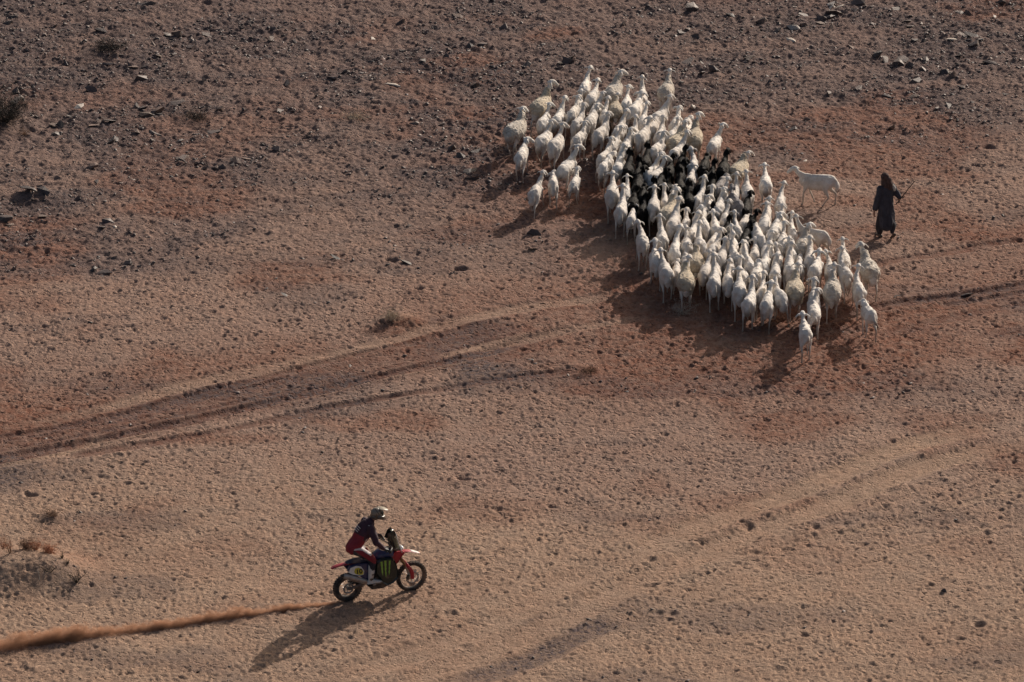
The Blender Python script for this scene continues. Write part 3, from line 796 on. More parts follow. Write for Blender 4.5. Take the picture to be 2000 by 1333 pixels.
# head top in the photograph (x, y), x of the middle of the body, kind, size, look (-1 left .. 1 right, None any)
FLOCK = [
 (1310,136,1305,'u',1.0,0,'pale woolly sheep walking alone above the right side of the flock'),
 (1148,129,1141,'w',1.0,.5,'white sheep leading the flock, foremost at its top tip'),
 (1211,135,1194,'u',1.1,.9,'big greyish woolly sheep at the upper edge, right of the leading white one'),
 (1072,156,1052,'y',1.15,1,'large shaggy cream sheep at the upper left edge of the flock'),
 (1165,151,1152,'w',1.0,.3,0),(1255,150,1253,'w',.95,.4,0),(1221,165,1216,'w',.95,.9,0),
 (1140,171,1136,'w',.85,0,0),(1126,175,1116,'w',1.0,.9,0),(1172,174,1160,'w',.9,.9,0),(1252,168,1238,'w',1.1,0,0),
 (1196,176,1197,'y',.95,.8,0),(1179,187,1172,'w',.9,.8,0),(1101,187,1090,'w',1.0,.8,0),(1169,192,1157,'w',1.0,1.1,0),
 (1078,197,1063,'w',.95,.8,0),(1146,199,1135,'w',.95,.7,0),
 (1024,207,1005,'u',1.1,.8,'woolly pale sheep at the far left edge of the flock, its head raised'),
 (1267,200,1255,'w',.9,.7,0),(1306,190,1284,'w',1.0,.5,0),(1297,204,1278,'w',1.0,.6,0),(1325,205,1312,'w',.95,.9,0),
 (1343,208,1336,'w',1.0,.4,0),
 (1360,220,1352,'y',1.1,1.0,'tall cream sheep on the right edge beside the pale block stone'),
 (1220,213,1207,'w',1.0,.7,0),(1189,217,1170,'w',1.0,.9,0),(1268,219,1251,'w',1.1,0,0),(1244,226,1232,'w',.9,.3,0),
 (1301,220,1288,'w',.95,.6,0),(1313,224,1300,'w',.9,.6,0),(1144,229,1129,'w',.95,.9,0),(1077,231,1060,'w',1.0,.8,0),
 (1098,237,1085,'w',1.05,.9,0),(1327,233,1311,'y',1.0,.5,0),
 (1405,238,1391,'w',1.0,.9,'white sheep on the right edge of the flock above the two black goats'),
 (1208,244,1190,'w',.95,.6,0),(1228,246,1214,'w',1.0,.9,0),
 (1294,253,1271,'w',1.05,.8,0),(1337,254,1313,'w',1.0,.9,0),
 (1027,259,1015,'w',1.0,.9,'white sheep with a broad fat tail low on the left edge of the flock'),
 (1193,262,1176,'w',.95,.8,0),(1195,278,1180,'w',1.05,.6,0),(1222,280,1211,'w',1.05,.5,0),
 (1123,279,1103,'w',1.1,.9,'white sheep seen half from the side, left of the dense flock'),
 (1276,273,1270,'g',1.0,.3,0),(1244,286,1240,'g',1.05,0,0),(1337,277,1334,'g',1.0,.3,0),(1306,292,1301,'g',1.0,.2,0),
 (1378,282,1369,'g',1.05,-.3,0),(1399,285,1391,'g',1.1,.5,0),
 (1285,297,1266,'w',1.0,.6,0),(1304,299,1286,'w',1.0,.9,0),(1354,283,1347,'w',1.0,-.5,0),
 (1458,289,1440,'y',1.0,.9,'cream sheep a step right of the black goats, head turned right'),
 (1346,314,1337,'w',.95,.4,0),
 (1297,324,1290,'g',.95,.5,0),(1321,324,1322,'g',1.0,0,0),(1306,334,1303,'g',.9,.5,0),(1282,338,1277,'g',.95,0,0),
 (1264,341,1259,'g',1.0,-.2,0),(1375,318,1366,'g',1.05,.2,0),(1350,344,1346,'g',1.0,.2,0),(1252,356,1249,'g',1.0,.2,0),
 (1264,302,1258,'g',.95,.2,0),(1331,306,1326,'g',.95,.4,0),(1346,331,1340,'g',.95,-.2,0),(1389,302,1381,'g',1.0,.3,0),(1393,336,1386,'g',1.0,0,0),
 (1240,316,1236,'g',1.0,.3,0),(1438,368,1434,'g',.95,.4,0),(1419,410,1414,'g',.9,.2,0),(1461,422,1456,'g',.95,.5,0),(1322,352,1317,'g',.95,0,0),(1268,366,1264,'g',.95,.3,0),
 (1399,327,1385,'b',1.0,.8,'white-faced goat with a dark grey coat at the right of the black goats'),
 (1497,313,1497,'w',1.0,.4,'white sheep well right of the black goats, between them and the sideways sheep'),
 (1444,331,1445,'w',1.0,0,0),(1201,326,1195,'w',1.1,.4,0),
 (1081,315,1082,'w',.95,.4,'round white sheep, middle one of the three stragglers on the left'),
 (1129,320,1122,'w',.85,.8,'small white sheep, rightmost of the three stragglers on the left'),
 (1056,333,1041,'w',.95,.9,'white sheep with its tail swung right, leftmost of the three stragglers on the left'),
 (1236,337,1234,'w',.9,.0,0),(1231,361,1226,'w',1.05,.2,0),
 (1428,338,1421,'w',.95,.4,0),(1368,345,1361,'w',1.0,.5,0),(1390,355,1382,'w',.95,.6,0),(1403,349,1396,'w',.9,.8,0),
 (1425,350,1437,'b',1.1,-.4,'grey-backed goat with a dark brown neck near the right edge of the flock'),
 (1287,350,1281,'w',1.05,.3,0),(1305,354,1301,'w',.9,.6,0),(1318,349,1312,'w',.9,.8,0),
 (1527,353,1522,'w',.95,.5,'white sheep just left of the legs of the sideways sheep'),
 (1411,367,1398,'w',.95,.9,0),(1324,368,1310,'y',1.1,.6,0),(1380,380,1368,'w',1.0,.8,0),
 (1501,377,1497,'w',.95,.5,0),(1257,384,1256,'w',.9,.2,0),(1335,386,1323,'w',1.1,.7,0),(1383,393,1388,'w',1.05,.2,0),
 (1404,389,1400,'g',.9,.5,0),(1342,400,1340,'w',.9,.8,0),(1402,397,1402,'w',1.0,.2,0),(1422,391,1415,'w',.9,.6,0),
 (1447,401,1441,'w',.85,-.6,0),(1453,404,1450,'g',.95,.3,0),(1489,392,1483,'w',1.05,0,0),
 (1538,391,1531,'w',1.0,.9,0),(1432,409,1434,'w',.9,.6,0),(1370,412,1360,'w',1.0,.8,0),(1517,400,1508,'w',1.15,.8,0),
 (1541,414,1540,'w',.9,.5,0),(1471,415,1475,'w',1.1,.7,0),
 (1248,422,1254,'w',1.05,-.3,'slim white sheep at the left edge, third row from the flock\'s rear'),
 (1290,419,1292,'w',1.0,.5,0),
 (1574,432,1567,'u',1.05,.8,0),(1529,429,1519,'w',1.0,.9,0),
 (1330,438,1324,'w',1.1,.6,0),(1350,437,1346,'w',1.05,.5,0),(1363,433,1370,'w',1.05,.7,0),(1413,433,1405,'w',.9,.9,0),
 (1434,440,1436,'w',.95,.5,0),(1450,443,1446,'w',.95,.6,0),(1489,447,1482,'w',1.0,.9,0),(1414,444,1397,'w',1.0,.7,0),
 (1431,455,1437,'w',1.0,.5,0),(1419,459,1410,'w',1.0,.3,0),(1468,458,1466,'w',.95,.4,0),(1543,456,1548,'w',.95,.9,0),
 (1282,462,1282,'w',1.05,.4,0),(1363,467,1358,'y',1.0,.8,0),(1339,470,1340,'w',.9,.9,0),(1455,471,1461,'w',1.0,.5,0),
 (1297,476,1307,'w',1.1,.5,0),(1579,463,1577,'w',1.05,.6,0),(1502,475,1493,'w',1.0,.6,0),(1525,472,1521,'w',.95,.5,0),
 (1540,475,1537,'w',1.05,.4,0),(1559,479,1559,'w',.95,.3,0),(1601,475,1592,'w',1.1,.4,0),(1615,484,1617,'w',.95,.3,0),
 (1378,484,1370,'w',.95,.3,0),(1398,487,1396,'w',.9,.3,0),(1401,495,1399,'w',1.1,.5,0),(1419,489,1415,'w',.9,.8,0),
 (1338,498,1340,'y',1.05,.9,0),(1336,487,1334,'w',.9,.3,0),(1479,483,1473,'w',1.1,.4,0),(1510,485,1510,'w',1.0,.2,0),
 (1646,462,1652,'w',1.0,-.1,'white sheep on the right edge, right behind the shepherd\'s side, neck stretched up'),
 (1634,486,1643,'w',1.05,.5,0),
 (1685,475,1699,'u',1.15,-.5,'big pale sheep at the far right edge of the flock, below the shepherd\'s feet'),
 (1425,504,1421,'w',1.0,.8,0),(1447,498,1450,'w',.95,.9,0),(1440,514,1439,'w',1.1,.5,0),
 (1627,514,1621,'u',1.15,.3,'shaggy sheep with a dark soiled rump near the right rear of the flock'),
 (1672,517,1675,'w',1.05,.5,0),(1554,515,1549,'y',1.1,.7,'cream sheep in the gap at the rear, seen straight from behind'),
 (1492,529,1486,'w',.95,.7,0),(1510,531,1518,'w',1.05,.7,0),(1470,540,1462,'w',1.05,.5,0),(1503,542,1498,'w',1.05,.2,0),
 (1590,537,1583,'w',1.05,.8,0),(1590,561,1589,'w',1.05,.8,0),
 (1569,600,1573,'w',1.05,.0,'lone white sheep lagging last behind the whole flock'),
 (1686,565,1694,'w',1.0,-.5,'round-bodied white sheep trotting alone at the lower right corner of the flock'),
]
ORD = ['first','second','third','fourth','fifth','sixth','seventh','eighth','ninth','tenth','eleventh','twelfth','thirteenth','fourteenth','fifteenth','sixteenth','seventeenth','eighteenth','nineteenth','twentieth']
BANDS = [(0,182,"in the flock's top row"), (182,212,"in the flock's second row"), (212,236,"in the flock's third row"),
         (236,268,'just above the black goats'), (268,312,'level with the upper black goats'), (312,347,'level with the shepherd\'s head'),
         (347,362,'level with the shepherd\'s shoulders'), (362,388,'level with the shepherd\'s chest'), (388,406,'level with the shepherd\'s waist'),
         (406,436,'level with the shepherd\'s knees'), (436,452,'level with the shepherd\'s ankles'),
         (452,466,'level with the shepherd\'s shoes'), (466,482,"in fifth row from the flock's rear"), (482,492,"in fourth row from the flock's rear"),
         (492,520,"in third row from the flock's rear"), (520,538,"in second row from the flock's rear"), (538,999,"in the flock's rearmost row")]
COAT = {'w': 'white short-haired sheep', 'y': 'cream woolly sheep', 'u': 'pale shaggy sheep', 'g': 'black goat', 'b': 'grey goat'}
labels = {}
for a, b, ph in BANDS:
    for k in 'wyug':
        row = sorted([f for f in FLOCK if a <= f[1] < b and f[3] == k and not f[6]])
        for j, f in enumerate(row):
            labels[(f[0], f[1])] = f"{COAT[k]}, {'the only one' if len(row) == 1 else ORD[j] + ' from left'} {ph}"
pos = []
for f in FLOCK:
    hx, hy, bx, kind, s, look, lab = f
    s *= .96
    a = math.asin(max(-.95, min(.95, (hx-bx)/(.62*s*82))))
    a = a*.85 + random.gauss(0, .04)
    hxw, hyw, _ = at(hx, hy, 1.03*s)
    pos.append([hxw - math.sin(a)*.53*s, hyw - math.cos(a)*.53*s, a])
pos.append([at(1595, 402)[0], at(1595, 402)[1]+.05, R(-78)])
pos.append([at(1581, 505)[0], at(1581, 505)[1]+.15, R(-58)])
P = np.array(pos)
# nudge bodies that would pass through each other
home = P[:, :2].copy()
for it in range(60):
    pts = [(P[:, :2] + np.stack([np.sin(P[:, 2]), np.cos(P[:, 2])], 1)*o) for o in (-.27, 0, .25)]
    mv = np.zeros((len(P), 2))
    for i, A in enumerate(pts):
        for B in pts:
            d = A[:, None, :] - B[None, :, :]
            q = np.linalg.norm(d, axis=2) + np.eye(len(P))*9
            o = np.clip(.31 - q, 0, None)
            mv += (d/(q[..., None]+1e-6)*o[..., None]).sum(1)*.12
    P[:, :2] += mv + (home - P[:, :2])*.03
use = {}
def put_animal(i, kind, s, look, lab):
    look *= .65
    lst = flock_meshes[kind]
    order = sorted(range(len(lst)), key=lambda j: abs(lst[j][2]-look) + .25*random.random() + .12*use.get((kind, j), 0))
    j = order[0]; use[(kind, j)] = use.get((kind, j), 0) + 1
    m, fl, _ = lst[j]
    goat = kind in 'gb'
    x, y, a = P[i]
    o = obj('goat' if goat else 'sheep', m, None, (x, y, gz(x, y, -.012)))
    o.rotation_euler = (random.gauss(0, .015), random.gauss(0, .02), -a)
    k = s*.96
    o.scale = (k*random.uniform(.86, .98), k*random.uniform(.96, 1.04), k)
    tag(o, lab, 'goat' if goat else 'sheep', 'black goats in the middle of the flock' if kind == 'g' else 'sheep of the flock on the move' if not goat else 'grey goats in the flock')
    if fl: obj('fleece', fl, o)
    return o
for i, f in enumerate(FLOCK):
    put_animal(i, f[3], f[4], f[5], f[6] or labels[(f[0], f[1])])
# the two that stand across the walking direction
g = random.Random(77)
def special(i, hyaw, gait, tail, down, lab, s=1.08):
    Pz = sheep_pieces(g, 0, hyaw, gait, .9, tail, down, .01)
    m = fuse('sheep', Pz, .014, (M_white,), 4)
    x, y, a = P[i]
    o = obj('sheep', m, None, (x, y, gz(x, y, -.012))); o.rotation_euler = (0, 0, -a); o.scale = (s, s, s)
    tag(o, lab, 'sheep', 'sheep of the flock on the move')
special(len(FLOCK), -.25, [.28, -.22, .12, -.38], 0, .10, 'white sheep standing sideways between the flock and the shepherd, facing left', 1.0)
special(len(FLOCK)+1, .9, [.2, -.2, .2, -.2], 0, 0, 'pale sheep turned across the others at the flock\'s right edge, rump to the shepherd', .92)
# ---------------------------------------------------------------- the motorcycle
rw = at(678.5, 1173.5); fw = at(803.5, 1153.0)
BYAW = math.atan2(fw[1]-rw[1], fw[0]-rw[0])
print('wheelbase in place', math.hypot(fw[0]-rw[0], fw[1]-rw[1]), 'yaw', math.degrees(BYAW))
WB = 1.46
bz = gz(rw[0], rw[1], -.012)
bike = empty('motorcycle', (rw[0], rw[1], bz), BYAW)
bike.rotation_euler = (R(2.5), 0, BYAW)
tag(bike, 'red and dark blue rally motorcycle racing over the sand, raising a dust trail', 'motorcycle')

M_tyre = simple('tyre_rubber', (.022, .020, .019), .85, var=.3, dust=.55)
M_rim = simple('rim_silver', (.50, .49, .48), .35, .7, dust=.35)
M_spoke = simple('spoke_steel', (.42, .41, .40), .4, .6)
M_metal = simple('grey_metal', (.34, .32, .31), .42, .5, dust=.4)
M_alloy = simple('engine_alloy', (.13, .12, .12), .5, .6, dust=.5)
M_blackp = simple('black_plastic', (.018, .018, .020), .45, dust=.35)
M_carbon = simple('carbon_guard', (.022, .023, .026), .38, dust=.5)
M_red = simple('red_plastic', (.32, .006, .024), .4, var=.1, dust=.1)
M_blue = simple('dark_blue_plastic', (.026, .034, .10), .35, var=.15, dust=.15)
M_tank = simple('black_green_tank', (.012, .020, .018), .32, dust=.12)
M_green = simple('claw_green', (.20, .38, .06), .45, var=.05)
M_white = simple('white_plastic', (.72, .71, .69), .4, var=.06, dust=.2)
M_yellow = simple('yellow_plate', (.50, .44, .05), .45, var=.05, dust=.1)
M_ink = simple('black_print', (.012, .012, .012), .5)
M_gold = simple('fork_bronze', (.17, .10, .055), .35, .6)
M_seat = simple('seat_cover', (.028, .030, .060), .8, dust=.3)
t = NT('smoked_screen')
M_screen = t.bsdf((.045, .050, .030), .12, spec=.8)

def part(name, pieces, mat, parent, smooth=True, auto=False):
    V, F = join(pieces) if isinstance(pieces, list) else pieces
    m = mesh_from(name, V, F, (mat,), smooth)
    if auto:
        m.polygons.foreach_set('use_smooth', [False]*len(m.polygons))
    return obj(name, m, parent)

def wheel(cx, r, wdt, rimr, front):
    hub = part('wheel', [loft([(0,-.05,0),(0,-.02,0),(0,.02,0),(0,.05,0)], [.045,.028,.028,.045], up=(0,0,1), seg=14, res=1, cap=.3)], M_metal, bike)
    hub.location = (cx, 0, r)
    tv = [torus((0,0,0), r-wdt*.52, wdt*.5, wdt*.46, 56, 12)]
    kn = []
    N = 34
    for i in range(N):
        a = 2*math.pi*i/N
        for yy, off in ((-.30, 0), (0, .5), (.30, 0)):
            aa = a + off*2*math.pi/N
            rr = r - wdt*.055 - abs(yy)*wdt*.26
            v, f = box((0, 0, 0), (.034, wdt*.24, .022))
            M = np.array(Matrix.Rotation(-aa + math.pi/2, 3, 'Y'))
            v = v@M.T + np.array([rr*math.cos(aa), yy*wdt*1.25, rr*math.sin(aa)])
            kn.append((v, f))
    part('tyre', tv, M_tyre, hub)
    k = part('tread_knob', kn, M_tyre, hub, False); k['kind'] = 'stuff'
    n = 56; V = []; F = []
    prof = [(rimr+.012,-wdt*.30),(rimr+.012,-wdt*.24),(rimr-.006,-wdt*.12),(rimr-.006,wdt*.12),(rimr+.012,wdt*.24),(rimr+.012,wdt*.30),(rimr-.014,wdt*.26),(rimr-.020,0),(rimr-.014,-wdt*.26)]
    for i in range(n):
        a = 2*math.pi*i/n
        V += [(q*math.cos(a), y, q*math.sin(a)) for q, y in prof]
    L = len(prof)
    for i in range(n):
        for j in range(L):
            F.append((i*L+j, ((i+1)%n)*L+j, ((i+1)%n)*L+(j+1)%L, i*L+(j+1)%L))
    part('rim', (np.array(V), F), M_rim, hub)
    sp = []
    for i in range(32):
        a = 2*math.pi*i/32; s = 1 if i % 2 else -1
        b = a + (.28 if (i//2) % 2 else -.28)
        sp.append(loft([(.03*math.cos(b), s*.038, .03*math.sin(b)), (rimr*math.cos(a), s*.004, rimr*math.sin(a))], [.0028,.0028], up=(0,1,0), seg=4, res=1, cap=0))
    k = part('spoke', sp, M_spoke, hub); k['kind'] = 'stuff'
    dr = .15 if front else .12
    for sd_ in ((-.062,) if not front else (-.066, )):
        d = []
        Vd = []; Fd = []
        for i in range(40):
            a = 2*math.pi*i/40; wv = 1 + .035*math.sin(a*10)
            for q, y in ((dr*wv, sd_-.003), (dr*wv, sd_+.003), (dr*.72, sd_+.003), (dr*.72, sd_-.003)):
                Vd.append((q*math.cos(a), y, q*math.sin(a)))
        for i in range(40):
            for j in range(4):
                Fd.append((i*4+j, ((i+1)%40)*4+j, ((i+1)%40)*4+(j+1)%4, i*4+(j+1)%4))
        d.append((np.array(Vd), Fd))
        for i in range(5):
            a = 2*math.pi*i/5
            d.append(loft([(.03*math.cos(a), sd_, .03*math.sin(a)), (dr*.74*math.cos(a+.35), sd_, dr*.74*math.sin(a+.35))], [.007,.006], up=(0,1,0), seg=5, res=1, cap=0))
        part('brake_disc', d, M_metal, hub)
    hub.rotation_euler = (0, random.uniform(0, 6), 0)
    return hub
RR, RF = .325, .345
wheel(0, RR, .135, .235, False)
wheel(WB, RF, .095, .272, True)

# swingarm, frame, engine
part('swingarm', [loft([(0,s*.095,RR),(.22,s*.095,.37),(.46,s*.075,.43)], [(.020,.032),(.020,.045),(.025,.05)], seg=8) for s in (-1,1)] + [box((.36,0,.405),(.06,.16,.06))], M_alloy, bike)
fr = []
for s in (-1, 1):
    fr.append(loft([(.46,s*.08,.38),(.50,s*.10,.60),(.62,s*.10,.82),(.95,s*.05,1.02)], [.024,.022,.022,.022], seg=8))
    fr.append(loft([(.46,s*.08,.36),(.62,s*.09,.27),(.86,s*.07,.34),(.98,s*.05,.75),(1.02,s*.03,.98)], [.018,.018,.018,.020,.022], seg=8))
    fr.append(loft([(.58,s*.09,.84),(.30,s*.07,.86),(.02,s*.05,.86)], .014 and [.014,.013,.012], seg=6))
    fr.append(loft([(.50,s*.09,.62),(.28,s*.08,.74),(.04,s*.05,.84)], [.013,.012,.011], seg=6))
part('frame', fr, M_blackp, bike)
part('engine', [box((.62,0,.46),(.36,.20,.22)), loft([(.70,0,.50),(.74,0,.66),(.76,0,.80)], [(.09,.11),(.085,.10),(.07,.09)], up=(1,0,0), seg=10),
                loft([(.60,-.14,.44),(.60,-.09,.44)], [.095,.105], seg=18, res=1, cap=.2), loft([(.74,-.13,.42),(.74,-.09,.42)], [.06,.065], seg=16, res=1, cap=.2),
                loft([(.60,.14,.44),(.60,.09,.44)], [.085,.10], seg=18, res=1, cap=.2)], M_alloy, bike, auto=False)
part('radiator', [box((.93,s*.13,.78),(.05,.12,.26)) for s in (-1,1)], M_blackp, bike, False)
part('skid_plate', prism([(.42,.33),(.50,.245),(.76,.235),(.95,.31),(1.05,.44),(1.07,.60),(1.02,.61),(.97,.46),(.86,.36),(.60,.33)], -.135, .135, .04), M_carbon, bike, False)
part('exhaust_pipe', loft([(.86,-.06,.66),(.97,-.10,.56),(.92,-.15,.44),(.72,-.165,.40),(.50,-.165,.42),(.36,-.175,.47)], [.022,.022,.023,.024,.026,.034], seg=10), M_metal, bike)
sl = part('silencer', loft([(.38,-.175,.470),(.30,-.18,.505),(.02,-.185,.635),(-.13,-.185,.700),(-.17,-.185,.716)], [(.034,.04),(.052,.062),(.052,.064),(.048,.058),(.032,.036)], seg=14, res=2), M_metal, bike)
part('end_cap', loft([(-.15,-.185,.708),(-.20,-.185,.730)], [(.040,.048),(.024,.028)], seg=12, res=1), M_blackp, sl)
# bodywork
part('rear_fender', [loft([(-.37,0,.835),(-.30,0,.868),(-.12,0,.892),(.14,0,.905)], [(.045,.008),(.06,.014),(.065,.018),(.07,.022)], seg=12)], M_red, bike)
part('tail_light', box((-.345,0,.84),(.03,.05,.04)), M_red, bike, False)
part('seat', loft([(-.02,0,.915),(.15,0,.935),(.38,0,.925),(.58,0,.95),(.68,0,1.0)], [(.07,.03),(.10,.045),(.105,.05),(.085,.05),(.06,.04)], seg=12), M_seat, bike)
part('rear_tank', [prism([(.00,.88),(.20,.905),(.52,.89),(.60,.72),(.52,.56),(.40,.50),(.22,.62),(.02,.70),(-.05,.79)], s*.09, s*.155, .06) for s in (-1, 1)], M_blue, bike, False)
for s in (-1, 1):
    pl = part('number_plate', prism([(-.04,.76),(.00,.86),(.12,.895),(.24,.86),(.31,.75),(.30,.665),(.20,.655),(.06,.70)], s*.158, s*.178, .05), M_white, bike, False)
    part('plate_field', prism([(.08,.76),(.10,.835),(.17,.850),(.26,.80),(.295,.72),(.285,.672),(.205,.667),(.11,.71)], s*.180, s*.184), M_yellow, pl, False)
# number 10
fc = bpy.data.curves.new('numeral', 'FONT'); fc.body = '10'; fc.size = .155; fc.extrude = .002; fc.offset = .004; fc.align_x = 'CENTER'
fo = bpy.data.objects.new('numeral', fc); shop.collection.objects.link(fo)
with bpy.context.temp_override(scene=shop, view_layer=shop.view_layers[0]):
    dg = bpy.context.evaluated_depsgraph_get()
nm = bpy.data.meshes.new_from_object(fo.evaluated_get(dg)); bpy.data.objects.remove(fo)
nm.materials.clear(); nm.materials.append(M_ink)
no_ = obj('numeral', nm, bike); no_.location = (.195, -.189, .705); no_.rotation_euler = (R(90), R(-4), 0)
no2 = obj('numeral', nm, bike); no2.location = (.195, .189, .705); no2.rotation_euler = (R(90), R(4), R(180))
tank = part('fuel_tank', loft([(.58,0,.93),(.68,0,.98),(.82,0,1.02),(.96,0,.985),(1.03,0,.90)], [(.10,.06),(.15,.10),(.175,.115),(.155,.11),(.09,.09)], seg=14), M_blue, bike)
part('filler_cap', loft([(.80,0,1.125),(.80,0,1.15)], [.035,.03], up=(1,0,0), seg=12, res=1, cap=.3), M_blackp, tank)
for s in (-1, 1):
    O = [(.57,.90),(.66,.965),(.80,.975),(.93,.955),(1.00,.86),(1.055,.66),(1.05,.50),(.95,.40),(.82,.355),(.72,.42),(.66,.56),(.57,.68)]
    sp_ = part('side_tank', prism(O, s*.13, s*.245, .09), M_tank, bike, False)
    # three ragged claw strokes printed on the tank
    for j, (x0, top, bot) in enumerate(((.675, .935, .60), (.765, .945, .545), (.860, .93, .58))):
        zs = np.linspace(top, bot, 9); rr = random.Random(j+3)
        wl_ = [.026, .020, .024, .015, .021, .013, .017, .009, .002]
        Lp = [(x0 - w_*(1 if j < 2 else .8) + rr.uniform(-.003, .003) + (top-z)*.10*(1-j*.6), z) for w_, z in zip(wl_, zs)]
        Rp = [(x0 + w_ + rr.uniform(-.003, .003) + (top-z)*.10*(1-j*.6), z) for w_, z in zip(wl_, zs)]
        V = []; F = []
        for a, b in zip(Lp, Rp):
            V += [(a[0], s*.2475, a[1]), (b[0], s*.2475, b[1])]
        for q in range(8): F.append((q*2, q*2+1, q*2+3, q*2+2) if s < 0 else (q*2+2, q*2+3, q*2+1, q*2))
        part('claw_stripe', (np.array(V), F), M_green, sp_, False)
part('side_shroud', [prism([(.93,.98),(1.05,1.06),(1.20,1.05),(1.25,1.00),(1.16,.90),(1.10,.80),(1.04,.74),(1.02,.86)], s*.09, s*.135, .08) for s in (-1, 1)], M_red, bike, False)
part('front_fender', [loft([(1.16,0,.965),(1.28,0,.975),(1.42,0,.955),(1.56,0,.905),(1.64,0,.875)], [(.05,.018),(.075,.018),(.07,.012),(.055,.009),(.03,.006)], seg=12)], M_red, bike)
part('fender_tip', loft([(1.44,0,.962),(1.56,0,.916),(1.61,0,.897)], [(.045,.006),(.038,.006),(.02,.004)], seg=8), M_white, bike)
# fork: axle up to the clamps
A0 = np.array([WB, 0, RF]); A1 = np.array([1.03, 0, 1.13]); ax = A1-A0
for s in (-1, 1):
    f0, f1, f2 = A0+[ -.0, s*.085, -.01], A0+ax*.50+[0, s*.095, 0], A0+ax*1.0+[0, s*.095, 0]
    lg = part('fork_leg', [loft([tuple(A0+ax*.42+[0,s*.095,0]), tuple(f2)], [.029,.029], up=(0,1,0), seg=12, res=1)], M_gold, bike)
    part('slider', [loft([tuple(f0), tuple(f1)], [.019,.019], up=(0,1,0), seg=10, res=1)], M_metal, lg)
    part('fork_guard', [loft([tuple(A0+[-.02,s*.10,.0]), tuple(A0+ax*.20+[.045,s*.115,.015]), tuple(A0+ax*.46+[.03,s*.105,.01])], [(.050,.022),(.042,.020),(.032,.018)], up=(0,1,0), seg=10)], M_red, lg)
part('brake_caliper', box((WB-.11, -.085, RF+.03), (.06,.04,.10)), M_blackp, bike, False)
part('triple_clamp', [box(tuple(A0+ax*.98), (.10,.26,.035)), box(tuple(A0+ax*.74), (.10,.26,.04))], M_alloy, bike, False)
GR = [(.735, s*.385, 1.235) for s in (-1, 1)]
hb_ = part('handlebar', loft([GR[0],(.80,-.22,1.25),(.93,-.09,1.20),(.94,0,1.195),(.93,.09,1.20),(.80,.22,1.25),GR[1]], [.013]*7, seg=8), M_blackp, bike)
for s in (-1, 1):
    part('grip', loft([(.775,s*.28,1.243),(.73,s*.41,1.233)], [.018,.018], up=(1,0,0), seg=10, res=1), M_blackp, hb_)
    part('hand_guard', loft([(.80,s*.43,1.23),(.865,s*.37,1.235),(.885,s*.27,1.24),(.90,s*.18,1.22)], [(.03,.045),(.014,.055),(.014,.050),(.02,.03)], up=(0,0,1), seg=8), M_blackp, hb_)
    part('brake_lever', loft([(.80,s*.25,1.225),(.80,s*.40,1.21)], [.006,.005], seg=6, res=1), M_metal, hb_)
# navigation tower behind a tall screen
part('navigation_tower', [prism([(1.00,1.06),(1.10,1.08),(1.06,1.36),(.98,1.45),(.93,1.42),(.97,1.25)], -.085, .085, .05), box((.955,0,1.36),(.06,.15,.12)), box((.965,0,1.21),(.05,.12,.10))], M_blackp, bike, False)
sc = []
Vs = []; Fs = []
ring = [(1.205,.99,.125),(1.185,1.10,.13),(1.145,1.24,.125),(1.095,1.38,.115),(1.04,1.50,.085),(1.01,1.545,.045)]
for x, z, hw in ring:
    for k in range(9):
        a = -1 + k/4
        Vs.append((x - .13*abs(a)**1.7*(1 if z < 1.5 else .5), a*hw, z))
nv = len(Vs)
Vs += [(x-.008, y, z-.004) for x, y, z in Vs]
for i in range(len(ring)-1):
    for k in range(8):
        q = (i*9+k, i*9+k+1, (i+1)*9+k+1, (i+1)*9+k)
        Fs.append(q); Fs.append(tuple(j+nv for j in reversed(q)))
bd = [i*9 for i in range(len(ring))] + [(len(ring)-1)*9+k for k in range(1, 9)] + [i*9+8 for i in range(len(ring)-2, -1, -1)] + list(range(7, 0, -1))
for a, b in zip(bd, bd[1:]+bd[:1]): Fs.append((a, b, b+nv, a+nv))
scr = part('windscreen', (np.array(Vs), Fs), M_screen, bike)
part('side_blade', [prism([(.86,1.335),(.93,1.50),(1.00,1.55),(1.045,1.50),(1.06,1.42),(.98,1.33),(.92,1.30)], s*.078, s*.092) for s in (-1, 1)], M_tank, bike, False)
part('headlight', loft([(1.20,0,1.07),(1.235,0,1.05)], [(.085,.055),(.07,.045)], seg=14, res=1, cap=.5), M_white, bike)
part('screen_edge', [loft([(1.05,s*.088,1.49),(1.075,s*.115,1.38),(1.10,s*.127,1.26),(1.155,s*.130,1.12),(1.19,s*.126,1.01)], [.006,.008,.009,.011,.012], seg=6) for s in (-1,1)], M_white, bike)
part('foot_peg', [box((.52, s*.20, .415), (.055,.12,.02)) for s in (-1, 1)], M_metal, bike, False)
part('chain_guard', [box((.24,.075,.42),(.40,.015,.05))], M_blackp, bike, False)

# ---------------------------------------------------------------- the rider
rider = empty('person', tuple(bike.location)); rider.rotation_euler = bike.rotation_euler
tag(rider, 'rider standing on the pegs of the motorcycle in maroon jacket, red and white trousers', 'person')
M_jdark = simple('maroon_cloth', (.040, .013, .026), .8, var=.3, bump=.4, scale=9)
M_jred = simple('red_cloth', (.20, .012, .024), .8, var=.2, bump=.4, scale=9)
M_jwhite = simple('white_cloth', (.55, .50, .50), .8, var=.08, dust=.2)
M_pdark = simple('navy_cloth', (.018, .018, .030), .85, var=.3, dust=.15)
M_skin = simple('skin', (.30, .17, .12), .6)
M_boot = simple('boot_white', (.55, .54, .53), .5, var=.12, dust=.35)
M_bootd = simple('boot_black', (.03, .03, .032), .6, dust=.3)
hip, chest, neck = (.14,0,1.27), (.40,0,1.62), (.53,0,1.82)
sh = [(.46, s*.195, 1.735) for s in (-1, 1)]
